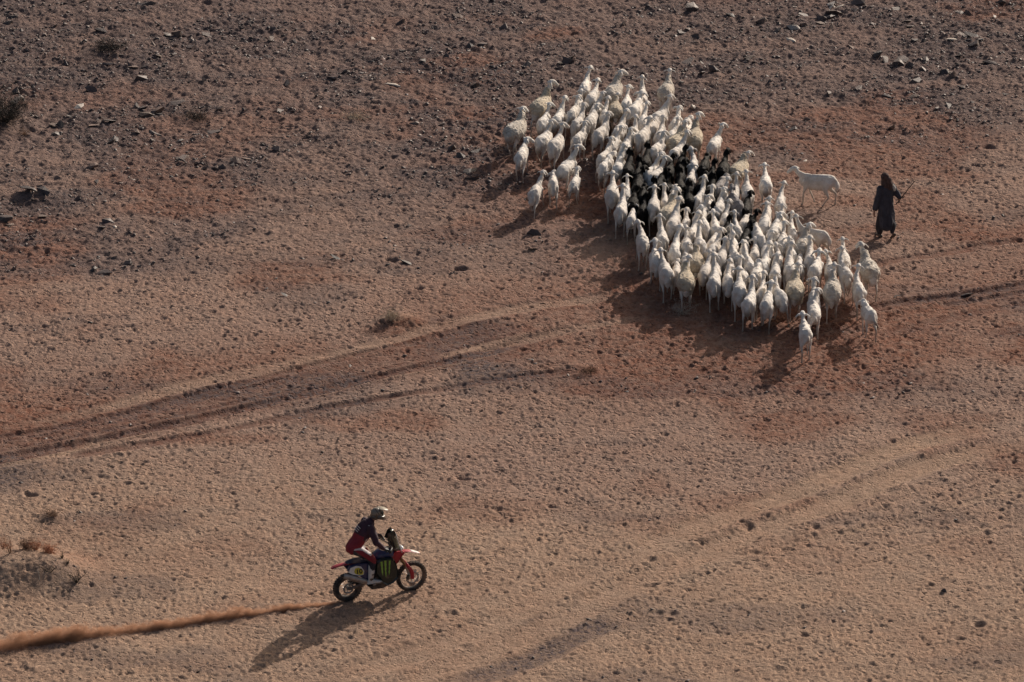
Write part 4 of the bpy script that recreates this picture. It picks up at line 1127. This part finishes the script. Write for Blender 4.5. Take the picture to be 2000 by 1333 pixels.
el = [(.50, s*.375, 1.475) for s in (-1, 1)]
hd_ = [(.715, s*.35, 1.262) for s in (-1, 1)]
hp = [(.15, s*.095, 1.235) for s in (-1, 1)]
kn_ = [(.475, s*.205, .985) for s in (-1, 1)]
an = [(.455, s*.195, .53) for s in (-1, 1)]
def limb_set(k):
    body = [loft([(.10,0,1.24),(.17,0,1.33),(.28,0,1.47),(.40,0,1.64),(.48,0,1.76)], [(.14*k,.11*k),(.145*k,.11*k),(.15*k,.115*k),(.17*k,.125*k),(.12*k,.09*k)], up=(0,1,0) if False else (1,0,-.8), seg=14)]
    return body
B = limb_set(.93)
B.append(loft([(.49,0,1.75),(.545,0,1.83),(.60,0,1.90)], [.062,.055,.06], seg=10))
B.append(ball((.645,0,1.955), (.098,.078,.118)))
B.append(ball((.735,0,1.935), (.022,.016,.022)))
for i, s in enumerate((-1, 1)):
    B.append(loft([sh[i], el[i]], [.055,.045], seg=8, res=2)); B.append(loft([el[i], hd_[i]], [.045,.030], seg=8, res=2))
    B.append(loft([hd_[i], (.755, s*.345, 1.255)], [(.042,.024),(.038,.020)], seg=8, res=2))
    B.append(loft([hp[i], kn_[i]], [.088,.060], seg=10, res=2)); B.append(loft([kn_[i], an[i]], [.058,.036], seg=10, res=2))
    B.append(loft([(an[i][0]-.03, an[i][1], .475), (an[i][0]+.20, an[i][1]-(-s)*.0, .455)], [(.04,.035),(.04,.02)], seg=8, res=2))
bm_ = fuse('body', B, .014, (M_skin,), 3)
obj('body', bm_, rider)
# fingers over the grips
for i, s in enumerate((-1, 1)):
    G = [loft([hd_[i], (.745, s*.345, 1.262)], [(.050,.028),(.046,.024)], seg=8, res=2), loft([el[i][:1]+(s*.36,)+(1.40,) if False else (.66,s*.353,1.305), hd_[i]], [.040,.038], seg=8, res=1)]
    for q in range(4):
        y = s*(.305 + q*.026)
        G.append(loft([(.755,y,1.262),(.785,y,1.255),(.790,y,1.228),(.768,y,1.216)], [.0125,.0125,.012,.010], seg=6))
    G.append(loft([(.735,s*.300,1.250),(.745,s*.283,1.228),(.765,s*.275,1.222)], [.013,.012,.010], seg=6))
    gm = fuse('glove', G, .007, (M_bootd,), 2)
    obj('glove', gm, rider)
# jacket
J = limb_set(1.30)
J.append(loft([(.47,0,1.75),(.535,0,1.825)], [.085,.07], seg=10, res=2))
J.append(loft([(.18,0,1.50),(.30,0,1.68),(.40,0,1.78)], [(.10,.08),(.14,.10),(.11,.08)], up=(1,0,-.8), seg=10))     # back pad / drink pack
for i, s in enumerate((-1, 1)):
    J.append(ball((sh[i][0], sh[i][1], sh[i][2]-.005), (.085,.085,.08)))
    J.append(loft([sh[i], (.475,s*.30,1.60), el[i]], [.092,.084,.078], seg=10)); J.append(loft([el[i], (.60,s*.365,1.37), (.675,s*.355,1.295)], [.078,.066,.050], seg=10))
def jd(co): return .008*noise3(co, 9, 2) + .004*noise3(co, 24, 5)
def jm(c, n):
    x, y, z = c
    if abs(y) < .20:
        line = z - 1.30 - (x-.12)*.95       # across the torso
        if z < 1.31: return 1
        if abs(y) > .125 and .30 < x < .42 and abs((x-.36) - (z-1.50)*.25) < .022: return 2
        if z + .35*x < 1.66 : return 1
        return 0
    if n[0] < .1 and abs(z - 1.60 - (abs(y)-.3)*-1.2) < .03: return 2 if False else 0
    if c[2] < 1.50 and n[2] < -.55: return 2
    return 0
obj('jacket', fuse('jacket', J, .013, (M_jdark, M_jred, M_jwhite), 3, jd, jm), rider)
Pn = [loft([(.09,0,1.22),(.14,0,1.29),(.19,0,1.35)], [(.135,.12),(.165,.135),(.155,.12)], up=(1,0,-.6), seg=14)]
for i, s in enumerate((-1, 1)):
    Pn.append(loft([hp[i], (.32,s*.165,1.135), kn_[i], (.475,s*.205,.82)], [.118,.108,.088,.072], seg=12))
def pm(c, n):
    x, y, z = c
    if z > 1.275 - .2*abs(x-.15): return 2
    up = z - (1.235 - (x-.15)*.78)
    if z < .93: return 1
    if up > .10 and z > 1.13: return 2
    if up > -.03: return 0
    return 1
obj('trousers', fuse('trousers', Pn, .013, (M_jred, M_pdark, M_jwhite), 3, jd, pm), rider)
for i, s in enumerate((-1, 1)):
    a = an[i]
    K = [loft([(.478,a[1],.86),(.465,a[1],.70),(a[0],a[1],.55),(a[0]+.005,a[1],.48)], [(.072,.078),(.068,.072),(.052,.060),(.050,.062)], up=(1,0,0), seg=12),
         loft([(a[0]-.055,a[1],.475),(a[0]+.06,a[1],.480),(a[0]+.17,a[1]+s*.01,.465),(a[0]+.235,a[1]+s*.012,.460)], [(.046,.042),(.052,.046),(.052,.034),(.036,.024)], seg=10),
         prism([(a[0]-.095,.452),(a[0]-.09,.428),(a[0]+.27,.428),(a[0]+.28,.448)], a[1]-.05, a[1]+.05)]
    def bmf(c, n, a=a):
        if c[2] < .445: return 1
        if abs((c[2]-.60) % .12 - .06) < .014 and c[0] > a[0]: return 1
        if .52 < c[2] < .57 and abs(c[0]-a[0]) < .03: return 1
        return 0
    obj('boot', fuse('boot', K, .010, (M_boot, M_bootd), 2, None, bmf), rider)
# helmet with peak and chin bar, goggles in the opening
M_helm = simple('helmet_cream', (.19, .16, .125), .35, var=.1, dust=.1)
M_helmd = simple('helmet_dark', (.075, .062, .054), .35)
HC = Vector((.655, 0, 1.965))
HP = [ball((.645,0,1.980), (.128,.115,.126), 18), loft([(.66,-.112,1.92),(.76,-.085,1.885),(.815,0,1.875),(.76,.085,1.885),(.66,.112,1.92)], [(.030,.045),(.028,.042),(.032,.042),(.028,.042),(.030,.045)], seg=10),
      loft([(.57,0,1.92),(.62,0,1.875)], [(.11,.06),(.10,.05)], up=(1,0,0), seg=12, res=1)]
def hm(c, n):
    x, y, z = c
    if x > .745 and 1.925 < z < 2.03 and abs(y) < .105: return 1
    if z < 1.915: return 1
    if z < 1.975 and x < .76: return 1
    k = (x-.60) + (z-1.98)*.6
    if z > 1.97 and abs(y) > .035 and (k % .060) < .022 and x > .60: return 1
    if x < .60 and z < 1.97: return 1 if (x+z*.5) % .07 < .03 else 0
    return 0
hel = obj('helmet', fuse('helmet', HP, .009, (M_helm, M_helmd), 2, None, hm), rider)
part('visor_peak', loft([(.70,0,2.082),(.78,0,2.075),(.85,0,2.050),(.895,0,2.030)], [(.105,.014),(.100,.010),(.085,.008),(.06,.006)], seg=14), M_helm, hel)
part('goggles', loft([(.75,-.095,1.985),(.778,-.05,1.98),(.785,0,1.978),(.778,.05,1.98),(.75,.095,1.985)], [(.018,.035)]*5, seg=8), M_screen, hel)
for j, z in enumerate((1.735, 1.700, 1.665)):          # short pale print lines on the upper back
    x = .185 + (z-1.665)*.8
    part('print_line', loft([(x-.005,-.115,z),(x-.022,-.05,z+.015),(x-.024,.04,z+.016)], [(.006,.010)]*3, seg=6), M_jwhite, rider)

# ---------------------------------------------------------------- the shepherd
fx, fy, _ = at(1729, 463)
shp = empty('person', (fx, fy, gz(fx, fy, -.01)), R(38))       # local +Y is where he walks: away to the left
shp.scale = (.96, .96, .96)
tag(shp, 'shepherd in a dark blue-black robe walking behind the flock with a stick in his hand', 'person')
M_robe = simple('robe_cloth', (.036, .036, .050), .95, var=.35, bump=.6, scale=7)
M_trous = simple('baggy_cloth', (.030, .027, .034), .95, var=.35, bump=.6, scale=8)
M_scarf = simple('head_cloth', (.060, .034, .030), .95, var=.4, bump=.5, scale=14)
M_pale = simple('pale_cloth', (.45, .42, .38), .9, var=.1)
M_shoe = simple('shoe_leather', (.03, .022, .02), .7, dust=.4)
M_wood = simple('stick_wood', (.05, .035, .025), .7, var=.3)
# x to his right, y forward
HPz, KN = .88, .48
hands = [(-.30,.10,.74), (.30,-.16,1.06)]
S = [loft([(0,0,.86),(0,.0,1.0),(0,.01,1.2),(0,.02,1.36),(0,.03,1.46)], [(.15,.10),(.145,.10),(.165,.11),(.18,.11),(.07,.06)], up=(0,1,0), seg=12),
     loft([(0,.03,1.42),(0,.05,1.50),(0,.06,1.56)], [.055,.05,.055], up=(0,1,0), seg=8), ball((0,.075,1.60), (.078,.098,.115)), ball((0,.175,1.59), (.015,.022,.022))]
S += [loft([(-.19,.02,1.39),(-.26,.03,1.08)], [.05,.042], up=(0,1,0), seg=8, res=2), loft([(-.26,.03,1.08),hands[0]], [.04,.028], up=(0,1,0), seg=8, res=2),
      loft([(.19,.02,1.39),(.27,-.14,1.14)], [.05,.042], up=(0,1,0), seg=8, res=2), loft([(.27,-.14,1.14),hands[1]], [.04,.028], up=(0,1,.3), seg=8, res=2)]
S += [loft([(-.07,0,.88),(-.07,.11,.48),(-.055,.15,.09)], [.09,.06,.04], up=(0,1,0), seg=8, res=2), loft([(.07,0,.88),(.09,.0,.49),(.085,-.20,.17)], [.09,.06,.04], up=(0,1,0), seg=8, res=2)]
for sx, hnd in ((-1, hands[0]), (1, hands[1])):
    hx, hy, hz = hnd
    S.append(ball((hx, hy, hz-.03), (.026,.040,.05), 8))
    for q in range(4):
        S.append(loft([(hx, hy-.03+q*.019, hz-.06),(hx-sx*.008, hy-.03+q*.019, hz-.115+abs(q-1.5)*.008),(hx-sx*.022, hy-.028+q*.018, hz-.14+abs(q-1.5)*.008)], [.010,.009,.007], up=(0,1,0), seg=6, res=2))
    S.append(loft([(hx-sx*.01,hy+.04,hz-.03),(hx-sx*.03,hy+.06,hz-.07)], [.011,.008], up=(0,1,0), seg=6, res=2))
obj('body', fuse('body', S, .011, (M_skin,), 2), shp)
def rd(co): return .020*noise3(co*np.array([1, 1, .22]), 15, 1)*sstep(1.5, 1.0, co[:, 2]) + .012*noise3(co, 6, 3) + .006*noise3(co, 20, 4)
Rb = [loft([(0,.03,1.45),(0,.02,1.37),(0,.0,1.2),(0,-.01,1.0),(0,-.02,.8),(.01,-.04,.55),(.02,-.05,.38)], [(.11,.08),(.215,.135),(.215,.150),(.205,.155),(.215,.165),(.225,.175),(.215,.170)], up=(0,1,0), seg=16),
      ball((-.17,.02,1.375), (.09,.085,.08)), ball((.17,.02,1.375), (.09,.085,.08)),
      loft([(-.18,.02,1.38),(-.25,.03,1.10),(-.285,.08,.84)], [.085,.078,.075], up=(0,1,0), seg=10), loft([(.18,.02,1.38),(.265,-.12,1.16),(.285,-.15,1.10)], [.085,.085,.075], up=(0,1,0), seg=10)]
obj('robe', fuse('robe', Rb, .014, (M_robe,), 3, rd), shp)
Tr = [loft([(-.07,0,.80),(-.07,.08,.50),(-.06,.13,.28),(-.055,.15,.13)], [(.12,.12),(.115,.12),(.105,.11),(.06,.06)], up=(0,1,0), seg=12),
      loft([(.07,0,.80),(.09,-.02,.50),(.11,-.12,.36),(.085,-.17,.22)], [(.12,.12),(.13,.13),(.125,.13),(.06,.06)], up=(0,1,0), seg=12),
      loft([(-.08,0,.72),(.08,0,.72)], [.12,.12], seg=10, res=2)]
obj('trousers', fuse('trousers', Tr, .014, (M_trous,), 3, rd), shp)
part('shoe', loft([(-.05,.10,.045),(-.05,.20,.05),(-.05,.29,.035)], [(.040,.04),(.045,.04),(.035,.028)], seg=10), M_shoe, shp)
part('shoe', loft([(.08,-.27,.17),(.08,-.20,.10),(.08,-.13,.04)], [(.038,.035),(.045,.04),(.036,.028)], up=(0,1,1), seg=10), M_shoe, shp)
Hd = [ball((0,.05,1.625), (.112,.125,.120), 14), loft([(0,.05,1.56),(0,.02,1.47),(0,-.02,1.40)], [(.115,.11),(.135,.12),(.15,.10)], up=(0,1,0), seg=12),
      loft([(.02,-.07,1.60),(.03,-.12,1.48),(.03,-.135,1.34)], [(.085,.05),(.08,.04),(.05,.02)], up=(0,1,0), seg=10)]
obj('head_scarf', fuse('head_scarf', Hd, .012, (M_scarf,), 2, rd), shp)
part('shoulder_cloth', loft([(.115,-.125,1.43),(.135,-.155,1.36),(.14,-.160,1.30)], [(.035,.02),(.045,.02),(.03,.015)], up=(0,1,0), seg=8), M_pale, shp)
# the stick in his right hand
M4 = Matrix.Translation(shp.location) @ Matrix.Rotation(R(38), 4, 'Z')
h_w = M4 @ Vector((hands[1][0]-.006, hands[1][1], hands[1][2]-.085))
tip = Vector(at(1787, 354, 1.52))
d = (tip - h_w)
st = obj('walking_stick', mesh_from('walking_stick', *loft([tuple(-d.normalized()*.18), tuple(d*.3), tuple(d*.65 + Vector((0,0,.008))), tuple(d)], [.013,.012,.011,.008], up=(0,0,1), seg=8), (M_wood,)), None, h_w)
tag(st, 'thin dark stick slanting up behind the shepherd, held in his right hand', 'stick')
print('stick length', d.length)
# ---------------------------------------------------------------- shrubs
def twig_mat(name, a, b):
    t = NT(name)
    r = t.n('ShaderNodeNewGeometry').outputs['Random Per Island']
    return t.bsdf(t.mix(r, a, b), .9, spec=.15)
M_tw_dark = twig_mat('dark_twigs', (.030, .026, .022), (.070, .060, .048))
M_tw_tan = twig_mat('tan_twigs', (.36, .29, .22), (.52, .43, .33))
M_tw_pale = twig_mat('pale_twigs', (.32, .27, .22), (.46, .40, .34))
M_tw_red = twig_mat('rusty_twigs', (.32, .13, .075), (.50, .26, .15))
M_tw_brn = twig_mat('brown_twigs', (.17, .10, .065), (.30, .19, .125))
def shrub(px, py, r, h, mat, fine, label, n_stem=9, n_fine=900, spread=1.0, seed=1, name='dry_shrub', stem_r=.008, fmin=.25):
    g = random.Random(seed)
    x, y, _ = at(px, py)
    e = empty(name, (x, y, gz(x, y, -.02)), g.uniform(0, 6))
    tag(e, label, 'shrub')
    pcs = []; tips = []
    for i in range(n_stem):
        a = 6.283*i/n_stem + g.uniform(-.3, .3); s = g.uniform(.3, 1)*spread
        p = np.array([0, 0, 0.]); pts = [p]
        d = np.array([math.cos(a)*s*r, math.sin(a)*s*r, h*g.uniform(.6, 1)])
        for k in range(3):
            p = p + d/3 + np.array([g.gauss(0, r*.08), g.gauss(0, r*.08), 0]); pts.append(p)
        pcs.append(loft(pts, [stem_r, stem_r*.8, stem_r*.55, stem_r*.3], seg=4, res=1, cap=0))
        for j in range(4):
            b = pts[1+j % 3]; q = b + np.array([g.gauss(0, r*.35), g.gauss(0, r*.35), abs(g.gauss(0, h*.3))])
            pcs.append(loft([b, (b+q)/2 + np.array([0, 0, h*.03]), q], [stem_r*.5, stem_r*.35, stem_r*.2], seg=3, res=1, cap=0)); tips.append(q)
        tips += pts[1:]
    part('branch', pcs, mat, e, False)['kind'] = 'stuff'
    V = []; F = []
    for i in range(n_fine):
        b = np.array(g.choice(tips)) + np.array([g.gauss(0, r*.16), g.gauss(0, r*.16), g.gauss(0, h*.12)])
        b[2] = max(b[2], .005)
        d = np.array([g.gauss(0, 1), g.gauss(0, 1), g.gauss(.5, .8)]); d /= np.linalg.norm(d); L = r*g.uniform(fmin*.5, fmin)
        w = np.cross(d, [g.gauss(0, 1), g.gauss(0, 1), g.gauss(0, 1)]); w /= np.linalg.norm(w)+1e-6; w *= .0035
        k = len(V); V += [b-w, b+w, b+d*L]; F.append((k, k+1, k+2))
    if n_fine: part('fine_twigs', (np.array(V), F), fine, e, False)['kind'] = 'stuff'
    return e
shrub(12, 243, .62, .62, M_tw_dark, M_tw_dark, 'large dark bush cut by the left edge in the upper stony ground', 16, 5200, 1.0, 1, 'dark_bush', .012, .2)
shrub(48, 262, .20, .14, M_tw_brn, M_tw_brn, 'small brown tuft at the foot of the large dark bush', 7, 300, 1, 2, 'dry_tuft')
shrub(765, 634, .22, .24, M_tw_tan, M_tw_tan, 'round grey-tan dry bush beside the orange sand heap above the tracks', 12, 1500, 1, 3, 'dry_shrub', .005, .28)
shrub(1332, 612, .34, .26, M_tw_pale, M_tw_pale, 'wispy pale dry shrub in the shade just behind the rear of the flock', 12, 420, 1.1, 4, 'dry_shrub', .0045, .3)
shrub(20, 1112, .13, .36, M_tw_dark, M_tw_red, 'thin forked shrub with a rusty tuft on the mound at the left edge', 4, 420, .8, 5, 'dry_shrub', .008, .35)
shrub(6, 1085, .15, .22, M_tw_brn, M_tw_red, 'reddish tuft at the left edge behind the mound', 6, 420, .9, 6, 'dry_shrub', .006, .35)
shrub(52, 1098, .21, .20, M_tw_brn, M_tw_brn, 'soft brown shrub on the crest of the mound at the lower left', 9, 1700, 1, 7, 'dry_shrub', .006, .25)
shrub(70, 1102, .17, .20, M_tw_brn, M_tw_red, 'rust-brown shrub right beside the soft brown one on the mound', 8, 1100, 1, 17, 'dry_shrub', .006, .25)
shrub(96, 1110, .20, .15, M_tw_red, M_tw_red, 'orange feathery shrub on the right flank of the mound', 9, 1300, 1, 8, 'dry_shrub', .005, .3)
shrub(122, 1118, .08, .14, M_tw_dark, M_tw_dark, 'tiny dark spiky plant right of the orange shrub', 5, 40, .8, 9, 'spiky_plant', .008, .6)
shrub(133, 1126, .08, .12, M_tw_dark, M_tw_dark, 'second tiny dark spiky plant, lower right of the first', 5, 40, .8, 10, 'spiky_plant', .008, .6)
shrub(151, 1146, .24, .26, M_tw_dark, M_tw_dark, 'bare dark branching shrub at the right end of the mound', 7, 60, 1.1, 11, 'bare_shrub', .011, .4)
shrub(98, 1142, .20, .20, M_tw_dark, M_tw_dark, 'low bare twigs in the shade in front of the mound', 5, 60, 1.2, 12, 'bare_shrub', .008, .4)
shrub(78, 1150, .16, .20, M_tw_pale, M_tw_pale, 'pale bent dead twig in the shade of the mound', 2, 0, 1.2, 13, 'dead_twig', .006)
shrub(10, 1146, .20, .24, M_tw_pale, M_tw_pale, 'pale forked dead twig near the left edge below the mound', 2, 0, 1.0, 14, 'dead_twig', .007)
shrub(102, 1013, .22, .10, M_tw_brn, M_tw_brn, 'low brown tuft alone above the mound on the left', 8, 500, 1, 15, 'dry_tuft')
shrub(1152, 728, .22, .10, M_tw_brn, M_tw_brn, 'low brown tuft where the lowest wheel rut ends', 9, 350, 1.1, 16, 'dry_tuft')
shrub(215, 104, .45, .16, M_tw_dark, M_tw_dark, 'low dark scrub among the boulders at the upper left', 12, 1300, 1.2, 18, 'dry_tuft', .006)
shrub(382, 232, .4, .14, M_tw_brn, M_tw_dark, 'grey-brown scrub in the middle of the stony upper left', 10, 900, 1.2, 19, 'dry_tuft', .006)
shrub(690, 232, .38, .12, M_tw_tan, M_tw_tan, 'tan withered tuft left of the flock among dark stones', 9, 800, 1.2, 20, 'dry_tuft', .005)

# ---------------------------------------------------------------- dust
def dust(name, V, F, color, dens, scale, lo, hi, label, aniso=.15, stretch=(1, 1, 1)):
    m = mesh_from(name, V, F)
    t = NT(name)
    co = t.n('ShaderNodeTexCoord').outputs['Object']
    mp = t.n('ShaderNodeMapping'); mp.inputs['Scale'].default_value = stretch; t.l(co, mp.inputs[0])
    f = t.noise(mp.outputs[0], scale, 4, .6)
    d = t.math('MULTIPLY', t.remap(f, lo, hi), dens)
    v = t.n('ShaderNodeVolumePrincipled'); v.inputs['Color'].default_value = (*color, 1); v.inputs['Anisotropy'].default_value = aniso
    t.l(d, v.inputs['Density']); t.l(v.outputs[0], t.out.inputs['Volume'])
    m.materials.append(t.m)
    o = obj(name, m); tag(o, label, kind='stuff')
    return o
def trail():
    p0 = Vector(at(665, 1179)); p1 = Vector(at(-160, 1290))
    L = (p1-p0).length; d = (p1-p0)/L
    hs = [(0,.04,.05),(.5,.10,.12),(1.5,.20,.24),(3,.32,.36),(5,.50,.52),(7.5,.62,.62),(L,.70,.75),(L+2,.5,.6)]
    V = []; F = []; n = 14
    for u, w, h in hs:
        for k in range(n):
            a = 2*math.pi*k/n
            V.append((u, w*1.25*math.cos(a), max(-.04, h*1.15*math.sin(a))))
    for i in range(len(hs)-1):
        for k in range(n):
            F.append((i*n+k, i*n+(k+1) % n, (i+1)*n+(k+1) % n, (i+1)*n+k))
    F.append(tuple(range(n-1, -1, -1))); F.append(tuple(range((len(hs)-1)*n, len(hs)*n)))
    m = mesh_from('dust_trail', V, F)
    t = NT('dust_trail')
    co = t.n('ShaderNodeTexCoord').outputs['Object']
    sp = t.n('ShaderNodeSeparateXYZ'); t.l(co, sp.inputs[0]); u, v, z = sp.outputs
    # slow meander sideways and in height, then a soft round falloff from the core
    mp = t.n('ShaderNodeMapping'); mp.inputs['Scale'].default_value = (.55, .05, .05); t.l(co, mp.inputs[0])
    me = t.math('SUBTRACT', t.noise(mp.outputs[0], 1.0, 2), .5)
    W = t.math('ADD', .05, t.math('MULTIPLY', u, .024)); Hh = t.math('ADD', .07, t.math('MULTIPLY', t.math('POWER', u, .75), .058))
    vv = t.math('DIVIDE', t.math('ADD', v, t.math('MULTIPLY', me, t.math('MULTIPLY', W, 1.1))), W)
    zz = t.math('DIVIDE', z, t.math('MULTIPLY', Hh, t.math('ADD', 1.0, t.math('MULTIPLY', me, 1.3))))
    r = t.math('SQRT', t.math('ADD', t.math('MULTIPLY', vv, vv), t.math('MULTIPLY', zz, zz)))
    mp2 = t.n('ShaderNodeMapping'); mp2.inputs['Scale'].default_value = (.6, 1, 1); t.l(co, mp2.inputs[0])
    n1 = t.noise(mp2.outputs[0], 2.4, 5, .7); n2 = t.noise(co, 9.0, 4, .7)
    q = t.math('ADD', t.math('SUBTRACT', 1.0, r), t.math('ADD', t.math('MULTIPLY', t.math('SUBTRACT', n1, .5), 2.6), t.math('MULTIPLY', t.math('SUBTRACT', n2, .5), 1.7)))
    dn = t.math('MULTIPLY', t.remap(q, 0, 1.1), t.math('DIVIDE', 34.0, t.math('ADD', .8, t.math('MULTIPLY', u, .10))))
    vol = t.n('ShaderNodeVolumePrincipled'); vol.inputs['Color'].default_value = (.64, .37, .24, 1); vol.inputs['Anisotropy'].default_value = .0
    t.l(dn, vol.inputs['Density']); t.l(vol.outputs[0], t.out.inputs['Volume'])
    m.materials.append(t.m); t.m.cycles.volume_step_rate = .06
    o = obj('dust_trail', m, None, p0); o.rotation_euler = (0, 0, math.atan2(d.y, d.x))
    tag(o, 'long orange-brown dust trail thrown up behind the motorcycle', kind='stuff')
trail()
def puff(cx, cy, rx, ry, rz, seed):
    x, y, _ = at(cx, cy)
    V, F = ball((0, 0, 0), (rx, ry, rz), 20)
    V = V*(1 + .25*noise3(V, 1.3, seed))[:, None] + np.array([x, y, rz*.5])
    return V, F
bodies = [puff(1150, 520, 2.0, 2.6, .38, 1), puff(1320, 620, 1.8, 1.5, .34, 2), puff(1460, 690, 1.4, 1.6, .26, 3), puff(1080, 410, 1.1, 1.4, .26, 4)]
V, F = join(bodies)
dust('hoof_dust', V, F, (.80, .66, .58), .07, 1.1, .42, .75, 'thin dust hanging low over the ground behind the flock', stretch=(.6, .6, 1))
bpy.data.scenes.remove(shop)
